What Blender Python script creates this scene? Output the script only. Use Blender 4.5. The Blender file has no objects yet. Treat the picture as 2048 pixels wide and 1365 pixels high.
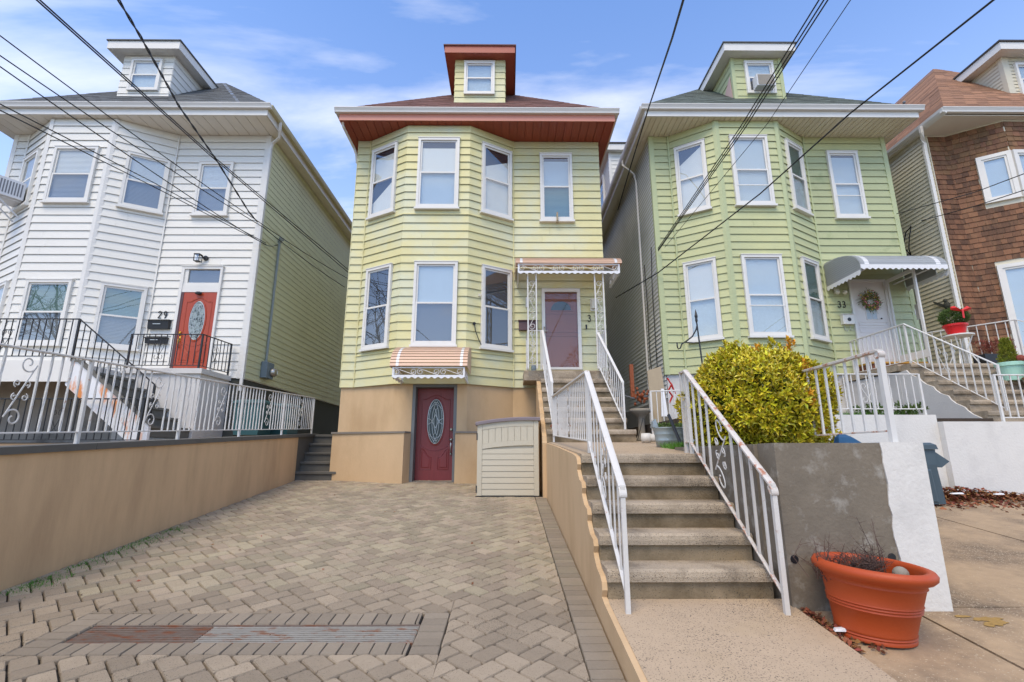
import bpy, bmesh, math, random
from mathutils import Vector, Matrix
random.seed(7)
R = math.radians
S = bpy.context.scene
COL = S.collection

# ---------------------------------------------------------------- camera
cam_d = bpy.data.cameras.new("camera"); cam = bpy.data.objects.new("camera", cam_d); COL.objects.link(cam)
cam_d.sensor_width = 36.0; cam_d.lens = 986.0/2048*36; cam_d.clip_end = 600; cam_d.clip_start = 0.05
cam.location = (0, 0, 1.5); cam.rotation_euler = (R(90+12.9), 0, R(-0.4))
S.camera = cam

# ---------------------------------------------------------------- sky, sun, exposure
SUN_EL, SUN_AZ = 57.0, 203.0       # azimuth clockwise from +Y (north): behind the camera, to its left
W = bpy.data.worlds.new("World"); S.world = W; W.use_nodes = True
nt = W.node_tree; nt.nodes.clear(); N = nt.nodes; K = nt.links
wo = N.new("ShaderNodeOutputWorld"); bg = N.new("ShaderNodeBackground"); sk = N.new("ShaderNodeTexSky")
sk.sky_type = 'NISHITA'; sk.sun_disc = False; sk.sun_elevation = R(SUN_EL); sk.sun_rotation = R(SUN_AZ)
sk.air_density = 1.0; sk.dust_density = 0.2; sk.ozone_density = 2.2
bg.inputs["Strength"].default_value = 0.15
tc = N.new("ShaderNodeTexCoord")
def vm(op, a, b=None):
    n = N.new("ShaderNodeVectorMath"); n.operation = op; K.new(a, n.inputs[0])
    if b is not None: n.inputs[1].default_value = b
    return n.outputs[0]
def mth(op, a, b):
    n = N.new("ShaderNodeMath"); n.operation = op; n.use_clamp = False
    for i, v in enumerate((a, b)):
        if v is None: continue
        if isinstance(v, (int, float)): n.inputs[i].default_value = v
        else: K.new(v, n.inputs[i])
    return n.outputs[0]
sep = N.new("ShaderNodeSeparateXYZ"); K.new(tc.outputs["Generated"], sep.inputs[0])
zc = mth('ADD', mth('MAXIMUM', sep.outputs[2], 0.0), 0.14)
cx = mth('DIVIDE', sep.outputs[0], zc); cyy = mth('DIVIDE', sep.outputs[1], zc)
cmb = N.new("ShaderNodeCombineXYZ"); K.new(cx, cmb.inputs[0]); K.new(cyy, cmb.inputs[1])
st = vm('MULTIPLY', cmb.outputs[0], (0.75, 2.1, 1.0)); st = vm('ADD', st, (3.1, 7.4, 0.0))
n1 = N.new("ShaderNodeTexNoise"); n1.inputs["Scale"].default_value = 0.95; n1.inputs["Detail"].default_value = 9; n1.inputs["Roughness"].default_value = 0.56; n1.inputs["Distortion"].default_value = 0.35
K.new(st, n1.inputs["Vector"])
rp = N.new("ShaderNodeValToRGB"); rp.color_ramp.elements[0].position = 0.45; rp.color_ramp.elements[0].color = (0,0,0,1); rp.color_ramp.elements[1].position = 0.78; rp.color_ramp.elements[1].color = (0.9,0.9,0.9,1)
K.new(n1.outputs[0], rp.inputs[0])
# thin haze that whitens the sky towards the horizon
hz = mth('MULTIPLY', mth('POWER', mth('SUBTRACT', 1.0, mth('MAXIMUM', sep.outputs[2], 0.0)), 2.6), 0.62)
cf = mth('MAXIMUM', rp.outputs[0], hz)
tint = N.new("ShaderNodeMix"); tint.data_type = 'RGBA'; tint.blend_type = 'MULTIPLY'; tint.inputs[0].default_value = 1.0
K.new(sk.outputs[0], tint.inputs[6]); tint.inputs[7].default_value = (1.22, 1.46, 1.78, 1)
mx = N.new("ShaderNodeMix"); mx.data_type = 'RGBA'; K.new(cf, mx.inputs[0]); K.new(tint.outputs[2], mx.inputs[6]); mx.inputs[7].default_value = (8.3, 8.1, 7.8, 1)
K.new(mx.outputs[2], bg.inputs[0]); K.new(bg.outputs[0], wo.inputs[0])

sl = bpy.data.lights.new("sun", 'SUN'); sl.energy = 2.35; sl.angle = R(34); sl.color = (1.0, 0.83, 0.57)
so = bpy.data.objects.new("sun", sl); COL.objects.link(so)
az, el = R(SUN_AZ), R(SUN_EL)
sd = Vector((math.sin(az)*math.cos(el), math.cos(az)*math.cos(el), math.sin(el)))
so.rotation_euler = sd.to_track_quat('Z', 'Y').to_euler(); so.location = sd*40
S.view_settings.view_transform = 'Standard'; S.view_settings.look = 'None'; S.view_settings.gamma = 1.0
S.view_settings.exposure = 0.32; S.view_settings.use_curve_mapping = False
S.cycles.max_bounces = 8; S.cycles.transparent_max_bounces = 12

# ---------------------------------------------------------------- materials
def lin(h):
    h = h.lstrip('#'); o = []
    for i in (0, 2, 4):
        c = int(h[i:i+2], 16)/255; o.append(c/12.92 if c <= 0.04045 else ((c+0.055)/1.055)**2.4)
    return o
MATS = {}
def mat(name, col, rough=0.6, var=0.10, scale=6.0, bump=0.0, bscale=40.0, metal=0.0, rnd=0.0, island=0.0,
        stain=None, sscale=2.0, slo=0.55, shi=0.75, samt=0.7, stretch=(1,1,1), speck=None, spscale=60.0, spt=0.62, spec=0.5, coat=0.0, hue=0.0):
    """colour with fine mottling, larger stains, specks, per-piece variation and relief, all in world space"""
    m = bpy.data.materials.new(name); m.use_nodes = True; t = m.node_tree; n = t.nodes; l = t.links
    b = n["Principled BSDF"]; b.inputs["Roughness"].default_value = rough; b.inputs["Metallic"].default_value = metal
    b.inputs["Specular IOR Level"].default_value = spec; b.inputs["Coat Weight"].default_value = coat
    g = n.new("ShaderNodeNewGeometry")
    mp = n.new("ShaderNodeMapping"); mp.inputs["Scale"].default_value = stretch; l.new(g.outputs["Position"], mp.inputs[0]); P = mp.outputs[0]
    c = lin(col) if isinstance(col, str) else list(col)
    def noise(s, d=4, r=0.6):
        q = n.new("ShaderNodeTexNoise"); q.inputs["Scale"].default_value = s; q.inputs["Detail"].default_value = d; q.inputs["Roughness"].default_value = r
        l.new(P, q.inputs["Vector"]); return q.outputs[0]
    def mmath(op, a, bb, clamp=False):
        q = n.new("ShaderNodeMath"); q.operation = op; q.use_clamp = clamp
        for i, v in enumerate((a, bb)):
            if isinstance(v, (int, float)): q.inputs[i].default_value = v
            else: l.new(v, q.inputs[i])
        return q.outputs[0]
    val = mmath('ADD', mmath('MULTIPLY', mmath('SUBTRACT', noise(scale), 0.5), 2.2*var), 1.0)
    val = mmath('ADD', val, mmath('MULTIPLY', mmath('SUBTRACT', noise(scale*0.17, 3), 0.5), 1.2*var))
    if rnd:
        oi = n.new("ShaderNodeObjectInfo"); val = mmath('ADD', val, mmath('MULTIPLY', mmath('SUBTRACT', oi.outputs["Random"], 0.5), 2*rnd))
    if island:
        val = mmath('ADD', val, mmath('MULTIPLY', mmath('SUBTRACT', g.outputs["Random Per Island"], 0.5), 2*island))
    hsv = n.new("ShaderNodeHueSaturation"); hsv.inputs["Color"].default_value = (*c, 1); l.new(val, hsv.inputs["Value"])
    if hue:
        src = g.outputs["Random Per Island"]
        if rnd and not island: src = oi.outputs["Random"]
        w = n.new("ShaderNodeTexWhiteNoise"); w.noise_dimensions = '1D'; l.new(src, w.inputs["W"])
        l.new(mmath('ADD', mmath('MULTIPLY', mmath('SUBTRACT', w.outputs[0], 0.5), 2*hue), 0.5), hsv.inputs["Hue"])
    out = hsv.outputs[0]
    def over(fac, cc, o):
        q = n.new("ShaderNodeMix"); q.data_type = 'RGBA'; l.new(fac, q.inputs[0]); l.new(o, q.inputs[6]); q.inputs[7].default_value = (*lin(cc), 1) if isinstance(cc, str) else (*cc, 1); return q.outputs[2]
    if stain:
        r = n.new("ShaderNodeMapRange"); l.new(noise(sscale, 6, 0.65), r.inputs[0]); r.inputs[1].default_value = slo; r.inputs[2].default_value = shi; r.inputs[4].default_value = samt
        out = over(r.outputs[0], stain, out)
    if speck:
        r = n.new("ShaderNodeMapRange"); l.new(mmath("ADD", noise(spscale, 2, 0.5), mmath("MULTIPLY", mmath("SUBTRACT", noise(1.3, 3), 0.5), 0.30)), r.inputs[0]); r.inputs[1].default_value = spt; r.inputs[2].default_value = spt+0.04; r.inputs[4].default_value = 0.85
        out = over(r.outputs[0], speck, out)
    l.new(out, b.inputs["Base Color"])
    if bump:
        bp = n.new("ShaderNodeBump"); bp.inputs["Strength"].default_value = min(1, bump); bp.inputs["Distance"].default_value = 0.01
        l.new(noise(bscale, 5), bp.inputs["Height"]); l.new(bp.outputs[0], b.inputs["Normal"])
    MATS[name] = m; return m
def glass(name, tint, refl):
    m = bpy.data.materials.new(name); m.use_nodes = True; t = m.node_tree; n = t.nodes; l = t.links; n.clear()
    o = n.new("ShaderNodeOutputMaterial"); mxs = n.new("ShaderNodeMixShader"); tr = n.new("ShaderNodeBsdfTransparent"); gl = n.new("ShaderNodeBsdfGlossy")
    tr.inputs[0].default_value = (*tint, 1); gl.inputs["Roughness"].default_value = 0.015
    nz = n.new("ShaderNodeTexNoise"); nz.inputs["Scale"].default_value = 1.7; nz.inputs["Detail"].default_value = 1; g = n.new("ShaderNodeNewGeometry"); l.new(g.outputs["Position"], nz.inputs["Vector"])
    bp = n.new("ShaderNodeBump"); bp.inputs["Strength"].default_value = 0.05; bp.inputs["Distance"].default_value = 0.02; l.new(nz.outputs[0], bp.inputs["Height"]); l.new(bp.outputs[0], gl.inputs["Normal"])
    fr = n.new("ShaderNodeFresnel"); fr.inputs["IOR"].default_value = 1.5
    mr = n.new("ShaderNodeMapRange"); l.new(fr.outputs[0], mr.inputs[0]); mr.inputs[1].default_value = 0.0; mr.inputs[2].default_value = 1.0; mr.inputs[3].default_value = refl; mr.inputs[4].default_value = 1.0
    bk = n.new("ShaderNodeMath"); bk.operation = 'SUBTRACT'; bk.inputs[0].default_value = 1.0; l.new(g.outputs["Backfacing"], bk.inputs[1])
    fm_ = n.new("ShaderNodeMath"); fm_.operation = 'MULTIPLY'; l.new(mr.outputs[0], fm_.inputs[0]); l.new(bk.outputs[0], fm_.inputs[1]); l.new(fm_.outputs[0], mxs.inputs[0]); l.new(tr.outputs[0], mxs.inputs[1]); l.new(gl.outputs[0], mxs.inputs[2]); l.new(mxs.outputs[0], o.inputs[0]); return m
M_ = dict(
 yellow=mat("yellow_siding", "cfc791", 0.55, 0.05, 3, 0.15, 90, rnd=0.05, stain="c6cab2", sscale=0.8, slo=0.42, shi=0.62, samt=0.7),
 yel_trim=mat("yellow_trim", "cfc791", 0.55, 0.05, 3),
 white=mat("white_siding", "dddad1", 0.5, 0.03, 3, 0.1, 90, rnd=0.02, stain="cfcccb", sscale=0.8, samt=0.4),
 whitetrim=mat("white_trim", "dad7d0", 0.45, 0.04, 4, stain="c2beb8", sscale=1.5, samt=0.4),
 green=mat("green_siding", "b5b98c", 0.6, 0.06, 3, 0.15, 90, rnd=0.05, stain="c8c68c", sscale=0.6, slo=0.45, shi=0.7, samt=0.6),
 green_trim=mat("green_trim", "b2b98c", 0.55, 0.05, 3),
 mildew=mat("green_siding_mildewed", "adb287", 0.65, 0.08, 3, 0.15, 90, rnd=0.04, stain="7d8b62", sscale=1.6, slo=0.56, shi=0.72, samt=0.75),
 olive=mat("olive_siding", "cecda6", 0.6, 0.06, 3, 0.1, 80, rnd=0.03, stain="b0ae82", sscale=0.5, samt=0.5),
 vinyl=mat("grey_vinyl_siding", "dbdad6", 0.6, 0.05, 3, rnd=0.03, stain="9b9a94", sscale=0.6, samt=0.5),
 beige=mat("beige_vinyl_siding", "cfc7b0", 0.6, 0.05, 3, rnd=0.03),
 shingle=mat("cedar_shingle", "6a4a30", 0.75, 0.35, 14, 0.5, 60, rnd=0.5, island=0.35, hue=0.012, stretch=(3,3,0.7), stain="8f6a48", sscale=3.0, slo=0.5, shi=0.75, samt=0.55),
 red_soffit=mat("red_soffit", "8e3f2a", 0.5, 0.10, 2, rnd=0.06),
 red_fascia=mat("salmon_fascia", "c98672", 0.5, 0.06, 2),
 red_trim=mat("red_dormer_trim", "a2513f", 0.5, 0.06, 2),
 cream=mat("cream_soffit", "d8d1c4", 0.55, 0.05, 2, rnd=0.03),
 soft_beige=mat("weathered_soffit", "d6cdb8", 0.6, 0.06, 2, rnd=0.03, stain="b59a6b", sscale=2.2, slo=0.58, shi=0.8, samt=0.5),
 gutter=mat("aluminium_gutter", "d6d3cd", 0.42, 0.06, 2, stain="b5aca0", sscale=1.1, samt=0.5, stretch=(0.4,1,1)),
 gutter_o=mat("ochre_gutter", "b9b088", 0.45, 0.06, 2, stretch=(1,0.4,1)),
 roof_red=mat("red_asphalt_shingle", "6f4c43", 0.9, 0.35, 30, 0.9, 60, island=0.22, stain="4d302d", sscale=9, samt=0.5),
 roof_gray=mat("grey_asphalt_shingle", "56595a", 0.9, 0.35, 30, 0.9, 60, island=0.25, stain="37393b", sscale=9, samt=0.5),
 roof_green=mat("green_asphalt_shingle", "555d55", 0.9, 0.35, 30, 0.9, 60, island=0.25, stain="343a36", sscale=9, samt=0.5),
 roof_brown=mat("brown_asphalt_shingle", "8f684e", 0.9, 0.35, 30, 0.9, 60, island=0.28, stain="5f4435", sscale=9, samt=0.5),
 roof_edge=mat("dark_roof_edge", "3a3838", 0.85, 0.1),
 stucco=mat("tan_stucco", "c8aa83", 0.85, 0.06, 5, 0.35, 45, stain="a98a63", sscale=1.3, slo=0.44, shi=0.74, samt=0.6, stretch=(1,1,0.45)),
 stucco_dk=mat("ochre_retaining_stucco", "cdab82", 0.85, 0.07, 5, 0.35, 45, stain="95795a", sscale=1.5, slo=0.48, shi=0.74, samt=0.5, stretch=(1,1,0.22)),
 ledge=mat("stone_ledge", "7d756a", 0.8, 0.12, 12, 0.3),
 cap=mat("dark_coping", "5d5a53", 0.8, 0.15, 8, 0.3, stain="3f3d39", sscale=2, samt=0.6),
 concrete=mat("aged_step_concrete", "8f7e64", 0.9, 0.16, 10, 0.7, 70, stain="52452f", sscale=2.4, slo=0.43, shi=0.64, samt=0.75, speck="3d362d", spscale=130, spt=0.64),
 nosing=mat("aggregate_nosing", "b0a08a", 0.92, 0.2, 40, 0.9, 120, stain="6d6150", sscale=3, slo=0.45, shi=0.66, samt=0.7, speck="463f36", spscale=150, spt=0.60),
 slab=mat("pitted_slab_concrete", "b09b81", 0.9, 0.12, 9, 0.5, 80, stain="a5906f", sscale=1.4, samt=0.6, speck="4a433b", spscale=105, spt=0.615),
 pave_conc=mat("driveway_concrete", "a58d6f", 0.88, 0.18, 12, 0.5, 80, stain="5f5040", sscale=1.3, slo=0.44, shi=0.66, samt=0.8, speck="bfae94", spscale=80, spt=0.64),
 gray_wall=mat("weathered_grey_cement", "766c5d", 0.9, 0.22, 7, 0.6, 35, stain="a09b90", sscale=6.5, slo=0.54, shi=0.70, samt=0.75),
 white_wall=mat("white_painted_cement", "d6d2ca", 0.75, 0.04, 5, 0.5, 30, stain="aeaaa4", sscale=1.6, slo=0.52, shi=0.8, samt=0.55),
 white_plas=mat("whitewashed_plaster", "cac6c0", 0.8, 0.06, 4, 0.35, 30, stain="a5a1a0", sscale=1.2, samt=0.6),
 found_dk=mat("dark_foundation", "45463f", 0.85, 0.1, 4, 0.3),
 found_gr=mat("grey_foundation", "96918a", 0.85, 0.15, 4, 0.4, stain="4c4843", sscale=1.3, samt=0.7),
 joint=mat("joint_sand", "2f2920", 0.95, 0.25, 20, 0.5, stain="4b5c2c", sscale=0.8, slo=0.60, shi=0.7, samt=0.5),
 paver=mat("concrete_paver", "978a75", 0.9, 0.14, 60, 0.8, 160, rnd=0.22, island=0.22, hue=0.012, speck="5b5142", spscale=140, spt=0.63, stain="766a59", sscale=1.2, slo=0.5, shi=0.78, samt=0.45),
 paver_gr=mat("border_paver", "8b806f", 0.9, 0.14, 60, 0.8, 160, rnd=0.12, island=0.12, hue=0.008, stain="7b6e5e", sscale=1.2, slo=0.5, shi=0.78, samt=0.45),
 grate_rust=mat("rusty_grate", "74655a", 0.75, 0.3, 25, 0.5, metal=0.2, stain="7d4524", sscale=10, slo=0.50, shi=0.62, samt=0.8, stretch=(0.7,2,1)),
 grate_zinc=mat("galvanised_grate", "9a958c", 0.6, 0.2, 25, 0.4, metal=0.3, stain="8a5533", sscale=9, slo=0.54, shi=0.64, samt=0.8, stretch=(0.7,2,1)),
 rail=mat("rusting_white_paint", "cdc9c2", 0.5, 0.06, 10, 0.2, stain="a0663c", sscale=16.0, slo=0.62, shi=0.70, samt=0.7),
 rail_rust=mat("heavily_rusted_paint", "c8c1b8", 0.6, 0.08, 10, 0.3, stain="a3592b", sscale=13.0, slo=0.52, shi=0.62, samt=0.85),
 rail_w=mat("white_iron_paint", "d2cfc9", 0.45, 0.05, 10, stain="b9b4ad", sscale=5, samt=0.5),
 black=mat("black_iron", "1c1d20", 0.45, 0.1, 10),
 dkgray=mat("dark_step_paint", "67655e", 0.8, 0.15, 8, 0.3, stain="6d6b63", sscale=3, samt=0.6),
 rustwhite=mat("rust_streaked_white", "dcdcdc", 0.5, 0.05, 6, stain="d07a1e", sscale=2.6, slo=0.52, shi=0.62, samt=0.95, stretch=(2.2,1,0.5)),
 door_red=mat("maroon_door", "7f2d2c", 0.4, 0.18, 5, stretch=(4,4,0.5), stain="5c1a1c", sscale=2.2, samt=0.6),
 door_orange=mat("orange_red_door", "a5401e", 0.38, 0.12, 5, stretch=(4,4,0.5), stain="8f3018", sscale=1.8, samt=0.6),
 door_white=mat("white_door", "d8d2cc", 0.5, 0.04, 4),
 door_brown=mat("brown_inner_door", "87492f", 0.45, 0.15, 4, stretch=(4,4,0.5)),
 frame_gray=mat("grey_door_frame", "6e706f", 0.6, 0.12, 6, 0.2),
 came=mat("leaded_came", "b9bdbb", 0.35, 0.1, metal=0.6),
 oval=mat("dark_textured_glass", "2f3b3a", 0.15, 0.5, 30, 0.6, 60),
 oval_clear=mat("frosted_etched_glass", "8d9896", 0.15, 0.45, 24, 0.8, 50, stain="39413f", sscale=14, slo=0.48, shi=0.56, samt=0.9),
 brass=mat("brass", "c79a3e", 0.3, 0.1, metal=0.9),
 chrome=mat("satin_nickel", "b5b0a6", 0.3, 0.1, metal=0.8),
 awn_pink=mat("peach_awning", "d0ad93", 0.45, 0.05, 3, rnd=0.02),
 awn_white=mat("white_awning_enamel", "e0dfde", 0.4, 0.03, 4, stain="bdb8b0", sscale=4, samt=0.4),
 awn_gray=mat("grey_awning", "979a9a", 0.45, 0.06, 3),
 shed=mat("putty_resin", "c0b8a3", 0.6, 0.03, 6, 0.1, 60),
 shed_lid=mat("taupe_resin", "7b7073", 0.6, 0.05, 6),
 mail_brown=mat("brown_mailbox", "55393a", 0.5, 0.08),
 lampw=mat("opal_lamp", "d6d0bd", 0.4, 0.04),
 curtain=mat("pale_shade", "dcdad2", 0.8, 0.04, 3, rnd=0.04),
 blind_dk=mat("screened_blind", "84878a", 0.8, 0.06, 3, rnd=0.05),
 blind=mat("white_blind", "d2d3d0", 0.7, 0.04, 3, rnd=0.05),
 lace=mat("lace_curtain", "b9c3c6", 0.8, 0.15, 18),
 bluegray=mat("blue_grey_shade_and_sky", "b3bfc6", 0.8, 0.05, 3),
 greenshade=mat("green_blind", "6f8a84", 0.8, 0.12, 20, stretch=(0.2,0.2,3)),
 dark=mat("dark_room", "2a2d33", 0.9, 0.2, 3),  # flat panel behind the glass, an unlit interior's darkness put into its colour
 screen=mat("insect_screen", "5b5e62", 0.9, 0.10, 40),
 pink=mat("bare_pink_board", "c9aba0", 0.8, 0.05),
 acw=mat("ac_plastic", "cfd0d2", 0.5, 0.04),
 acg=mat("ac_grille", "6d6f74", 0.6, 0.1),
 acb=mat("ac_beige", "a39a8c", 0.6, 0.1),
 elec=mat("grey_conduit", "8b9494", 0.5, 0.08),
 meter=mat("meter_box_grey", "6f7d86", 0.5, 0.08),
 wire=mat("black_cable", "14161c", 0.6, 0.1),
 teal=mat("teal_bin_plastic", "1d4a4c", 0.5, 0.08),
 bin=mat("slate_bin_plastic", "44545d", 0.5, 0.05),
 terra=mat("orange_resin_planter", "ad4516", 0.55, 0.05, 4, 0.1, 50, stain="a8431d", sscale=2.0, samt=0.5),
 soil=mat("dark_soil", "3a2f25", 0.95, 0.4, 30, 0.8),
 twig=mat("dead_twig", "57433a", 0.9, 0.3, 20, island=0.3),
 leafdry=mat("dry_leaf", "7c4a2c", 0.8, 0.25, 15, island=0.45, hue=0.03),
 leaf=mat("golden_privet_leaf", "bdb026", 0.45, 0.15, 8, island=0.50, hue=0.025, coat=0.1),
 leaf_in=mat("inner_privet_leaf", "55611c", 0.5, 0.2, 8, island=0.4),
 leaf_or=mat("orange_privet_leaf", "d39a1c", 0.5, 0.15, 8, island=0.25, hue=0.02),
 pine=mat("dwarf_conifer", "4d6426", 0.7, 0.2, 12, island=0.4, hue=0.02),
 conif_y=mat("yellow_conifer", "80851f", 0.7, 0.2, 12, island=0.35, hue=0.02),
 conif_b=mat("bronze_conifer", "6f6424", 0.7, 0.2, 12, island=0.4, hue=0.03),
 heather=mat("russet_heather", "7c3a2c", 0.8, 0.2, 12, island=0.4),
 grass=mat("lawn_grass", "4f7d24", 0.7, 0.2, 6, island=0.35),
 redpot=mat("red_pot", "cf1a1c", 0.4, 0.03), redbow=mat("red_bow", "c81f1c", 0.5, 0.08),
 aqua=mat("aqua_pot", "a6d2bd", 0.5, 0.04), tanbowl=mat("tan_bowl", "a77f5c", 0.7, 0.08),
 zinc=mat("galvanised_tub", "9aa6aa", 0.4, 0.15, 9, metal=0.5, stain="7a8488", sscale=3, samt=0.6),
 pvc=mat("white_pvc", "cdc8bd", 0.5, 0.06), board=mat("weathered_plywood", "9b8c74", 0.85, 0.1, 5, stretch=(3,3,0.5)),
 bluebag=mat("blue_cloth", "174a70", 0.6, 0.15), rustiron=mat("rust_iron", "8a4a2a", 0.8, 0.25, 20, 0.4),
 stone=mat("cast_stone", "8d8577", 0.85, 0.15, 12, 0.4), redclamp=mat("red_clamp", "b3261c", 0.5, 0.1),
 yellowpaint=mat("faded_yellow_paint", "97783f", 0.85, 0.25, 25, 0.3), tree=mat("grey_bark", "4a4038", 0.9, 0.2, 10),
 litter=mat("white_scrap", "dcdcdc", 0.7, 0.05), asphalt=mat("asphalt", "4a4a48", 0.9, 0.2, 15, 0.4),
 walnut=mat("ochre_threshold", "b98a3a", 0.6, 0.12), brownstep=mat("brown_wood_step", "7a4a35", 0.7, 0.15, 6),
 flower_p=mat("pink_flower", "c96a7c", 0.6, 0.1, island=0.3), flower_y=mat("yellow_flower", "d3b83a", 0.6, 0.1, island=0.2),
)
GL = glass("window_glass", (0.97, 0.985, 0.985), 0.15); GLS = glass("storm_glass", (0.96, 0.97, 0.97), 0.03)

# ---------------------------------------------------------------- objects
def tag(o, label=None, cat=None, group=None, kind=None):
    if label: o["label"] = label
    if cat: o["category"] = cat
    if group: o["group"] = group
    if kind: o["kind"] = kind
    return o
def thing(name, label, cat, loc=(0,0,0), group=None, kind=None):
    o = bpy.data.objects.new(name, None); COL.objects.link(o); o.location = loc; o.empty_display_size = 0.1
    return tag(o, label, cat, group, kind)
def wloc(o):
    v = Vector((0,0,0))
    while o is not None: v += o.location; o = o.parent
    return v
class MB:
    def __init__(s): s.v = []; s.f = []
    def add(s, vs, fs):
        k = len(s.v); s.v.extend([tuple(a) for a in vs]); s.f.extend([tuple(i+k for i in f) for f in fs]); return s
    def hexa(s, p): # 8 points: bottom ring 0-3, top ring 4-7
        return s.add(p, [(0,3,2,1),(4,5,6,7),(0,1,5,4),(1,2,6,5),(2,3,7,6),(3,0,4,7)])
    def box(s, x0, x1, y0, y1, z0, z1):
        return s.hexa([(x0,y0,z0),(x1,y0,z0),(x1,y1,z0),(x0,y1,z0),(x0,y0,z1),(x1,y0,z1),(x1,y1,z1),(x0,y1,z1)])
    def cbox(s, x0, x1, y0, y1, z0, z1, c=0.01): # box with chamfered vertical and top edges
        def ring(i, z): return [(x0+i+c,y0+i,z),(x1-i-c,y0+i,z),(x1-i,y0+i+c,z),(x1-i,y1-i-c,z),(x1-i-c,y1-i,z),(x0+i+c,y1-i,z),(x0+i,y1-i-c,z),(x0+i,y0+i+c,z)]
        return s.loft([ring(0,z0), ring(0,z1-c), ring(c,z1)])
    def loft(s, rings, cap=True, closed=True):
        k = len(s.v); n = len(rings[0])
        for r in rings: s.v.extend([tuple(p) for p in r])
        for a in range(len(rings)-1):
            for i in range(n if closed else n-1):
                j = (i+1) % n; s.f.append((k+a*n+i, k+a*n+j, k+(a+1)*n+j, k+(a+1)*n+i))
        if cap and closed:
            s.f.append(tuple(k+i for i in reversed(range(n)))); s.f.append(tuple(k+(len(rings)-1)*n+i for i in range(n)))
        return s
    def tube(s, pts, r, n=6, flat=1.0, ref=None, cap=True):
        pts = [Vector(p) for p in pts]; rings = []; m = len(pts); up0 = Vector(ref) if ref else None
        for i, p in enumerate(pts):
            d = (pts[min(i+1,m-1)]-pts[max(i-1,0)])
            if d.length < 1e-9: d = Vector((0,0,1))
            d.normalize()
            u = up0 if up0 is not None else (Vector((0,0,1)) if abs(d.z) < 0.9 else Vector((0,1,0)))
            a = d.cross(u)
            if a.length < 1e-6: a = d.cross(Vector((1,0,0)))
            a.normalize(); b = a.cross(d); rr = r[i] if isinstance(r, (list, tuple)) else r
            rings.append([p + a*math.cos(2*math.pi*(q+.5)/n)*rr + b*math.sin(2*math.pi*(q+.5)/n)*rr*flat for q in range(n)])
        return s.loft(rings, cap)
    def lathe(s, prof, c=(0,0,0), n=16, sx=1.0, sy=1.0):
        return s.loft([[(c[0]+r*sx*math.cos(2*math.pi*i/n), c[1]+r*sy*math.sin(2*math.pi*i/n), c[2]+z) for i in range(n)] for r, z in prof])
    def extr(s, poly, axis, a, b): # polygon in the two other axes extruded along axis
        def P(p, t): return (t,p[0],p[1]) if axis == 'x' else ((p[0],t,p[1]) if axis == 'y' else (p[0],p[1],t))
        return s.loft([[P(p,a) for p in poly], [P(p,b) for p in poly]])
    def ball(s, c, r, n=8, m=5):
        rx, ry, rz = r if isinstance(r, (list, tuple)) else (r,r,r)
        return s.loft([[(c[0]+rx*math.sin(math.pi*max(.02,min(.98,j/m)))*math.cos(2*math.pi*i/n), c[1]+ry*math.sin(math.pi*max(.02,min(.98,j/m)))*math.sin(2*math.pi*i/n), c[2]-rz*math.cos(math.pi*j/m)) for i in range(n)] for j in range(m+1)])
    def data(s, name, m, off=(0,0,0), smooth=False, recalc=True):
        me = bpy.data.meshes.new(name); me.from_pydata([(a-off[0],b-off[1],c-off[2]) for a,b,c in s.v], [], s.f)
        if recalc:
            b = bmesh.new(); b.from_mesh(me); bmesh.ops.recalc_face_normals(b, faces=b.faces); b.to_mesh(me); b.free()
        if smooth: me.polygons.foreach_set("use_smooth", [True]*len(me.polygons))
        me.materials.append(MATS[m] if isinstance(m, str) and m in MATS else (M_[m] if isinstance(m, str) else m)); return me
    def build(s, name, m, parent=None, smooth=False, recalc=True, loc=None, **kw):
        off = wloc(parent) if parent else Vector((0,0,0))
        if loc is not None: off = Vector(loc)     # own origin, world coordinates given
        o = bpy.data.objects.new(name, s.data(name, m, off, smooth, recalc)); COL.objects.link(o)
        if parent: o.parent = parent
        if loc is not None: o.location = Vector(loc) - (wloc(parent) if parent else Vector((0,0,0)))
        return tag(o, **kw) if kw else o
def put(me, name, parent, loc, rot=None):
    o = bpy.data.objects.new(name, me); COL.objects.link(o); o.parent = parent; o.location = Vector(loc)-wloc(parent)
    if rot: o.rotation_euler = rot
    return o
def smooth_by_angle(o, deg=40):
    me = o.data; me.polygons.foreach_set("use_smooth", [True]*len(me.polygons))
    b = bmesh.new(); b.from_mesh(me)
    for e in b.edges:
        if len(e.link_faces) == 2 and e.calc_face_angle(0) > R(deg): e.smooth = False
    b.to_mesh(me); b.free(); return o

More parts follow.
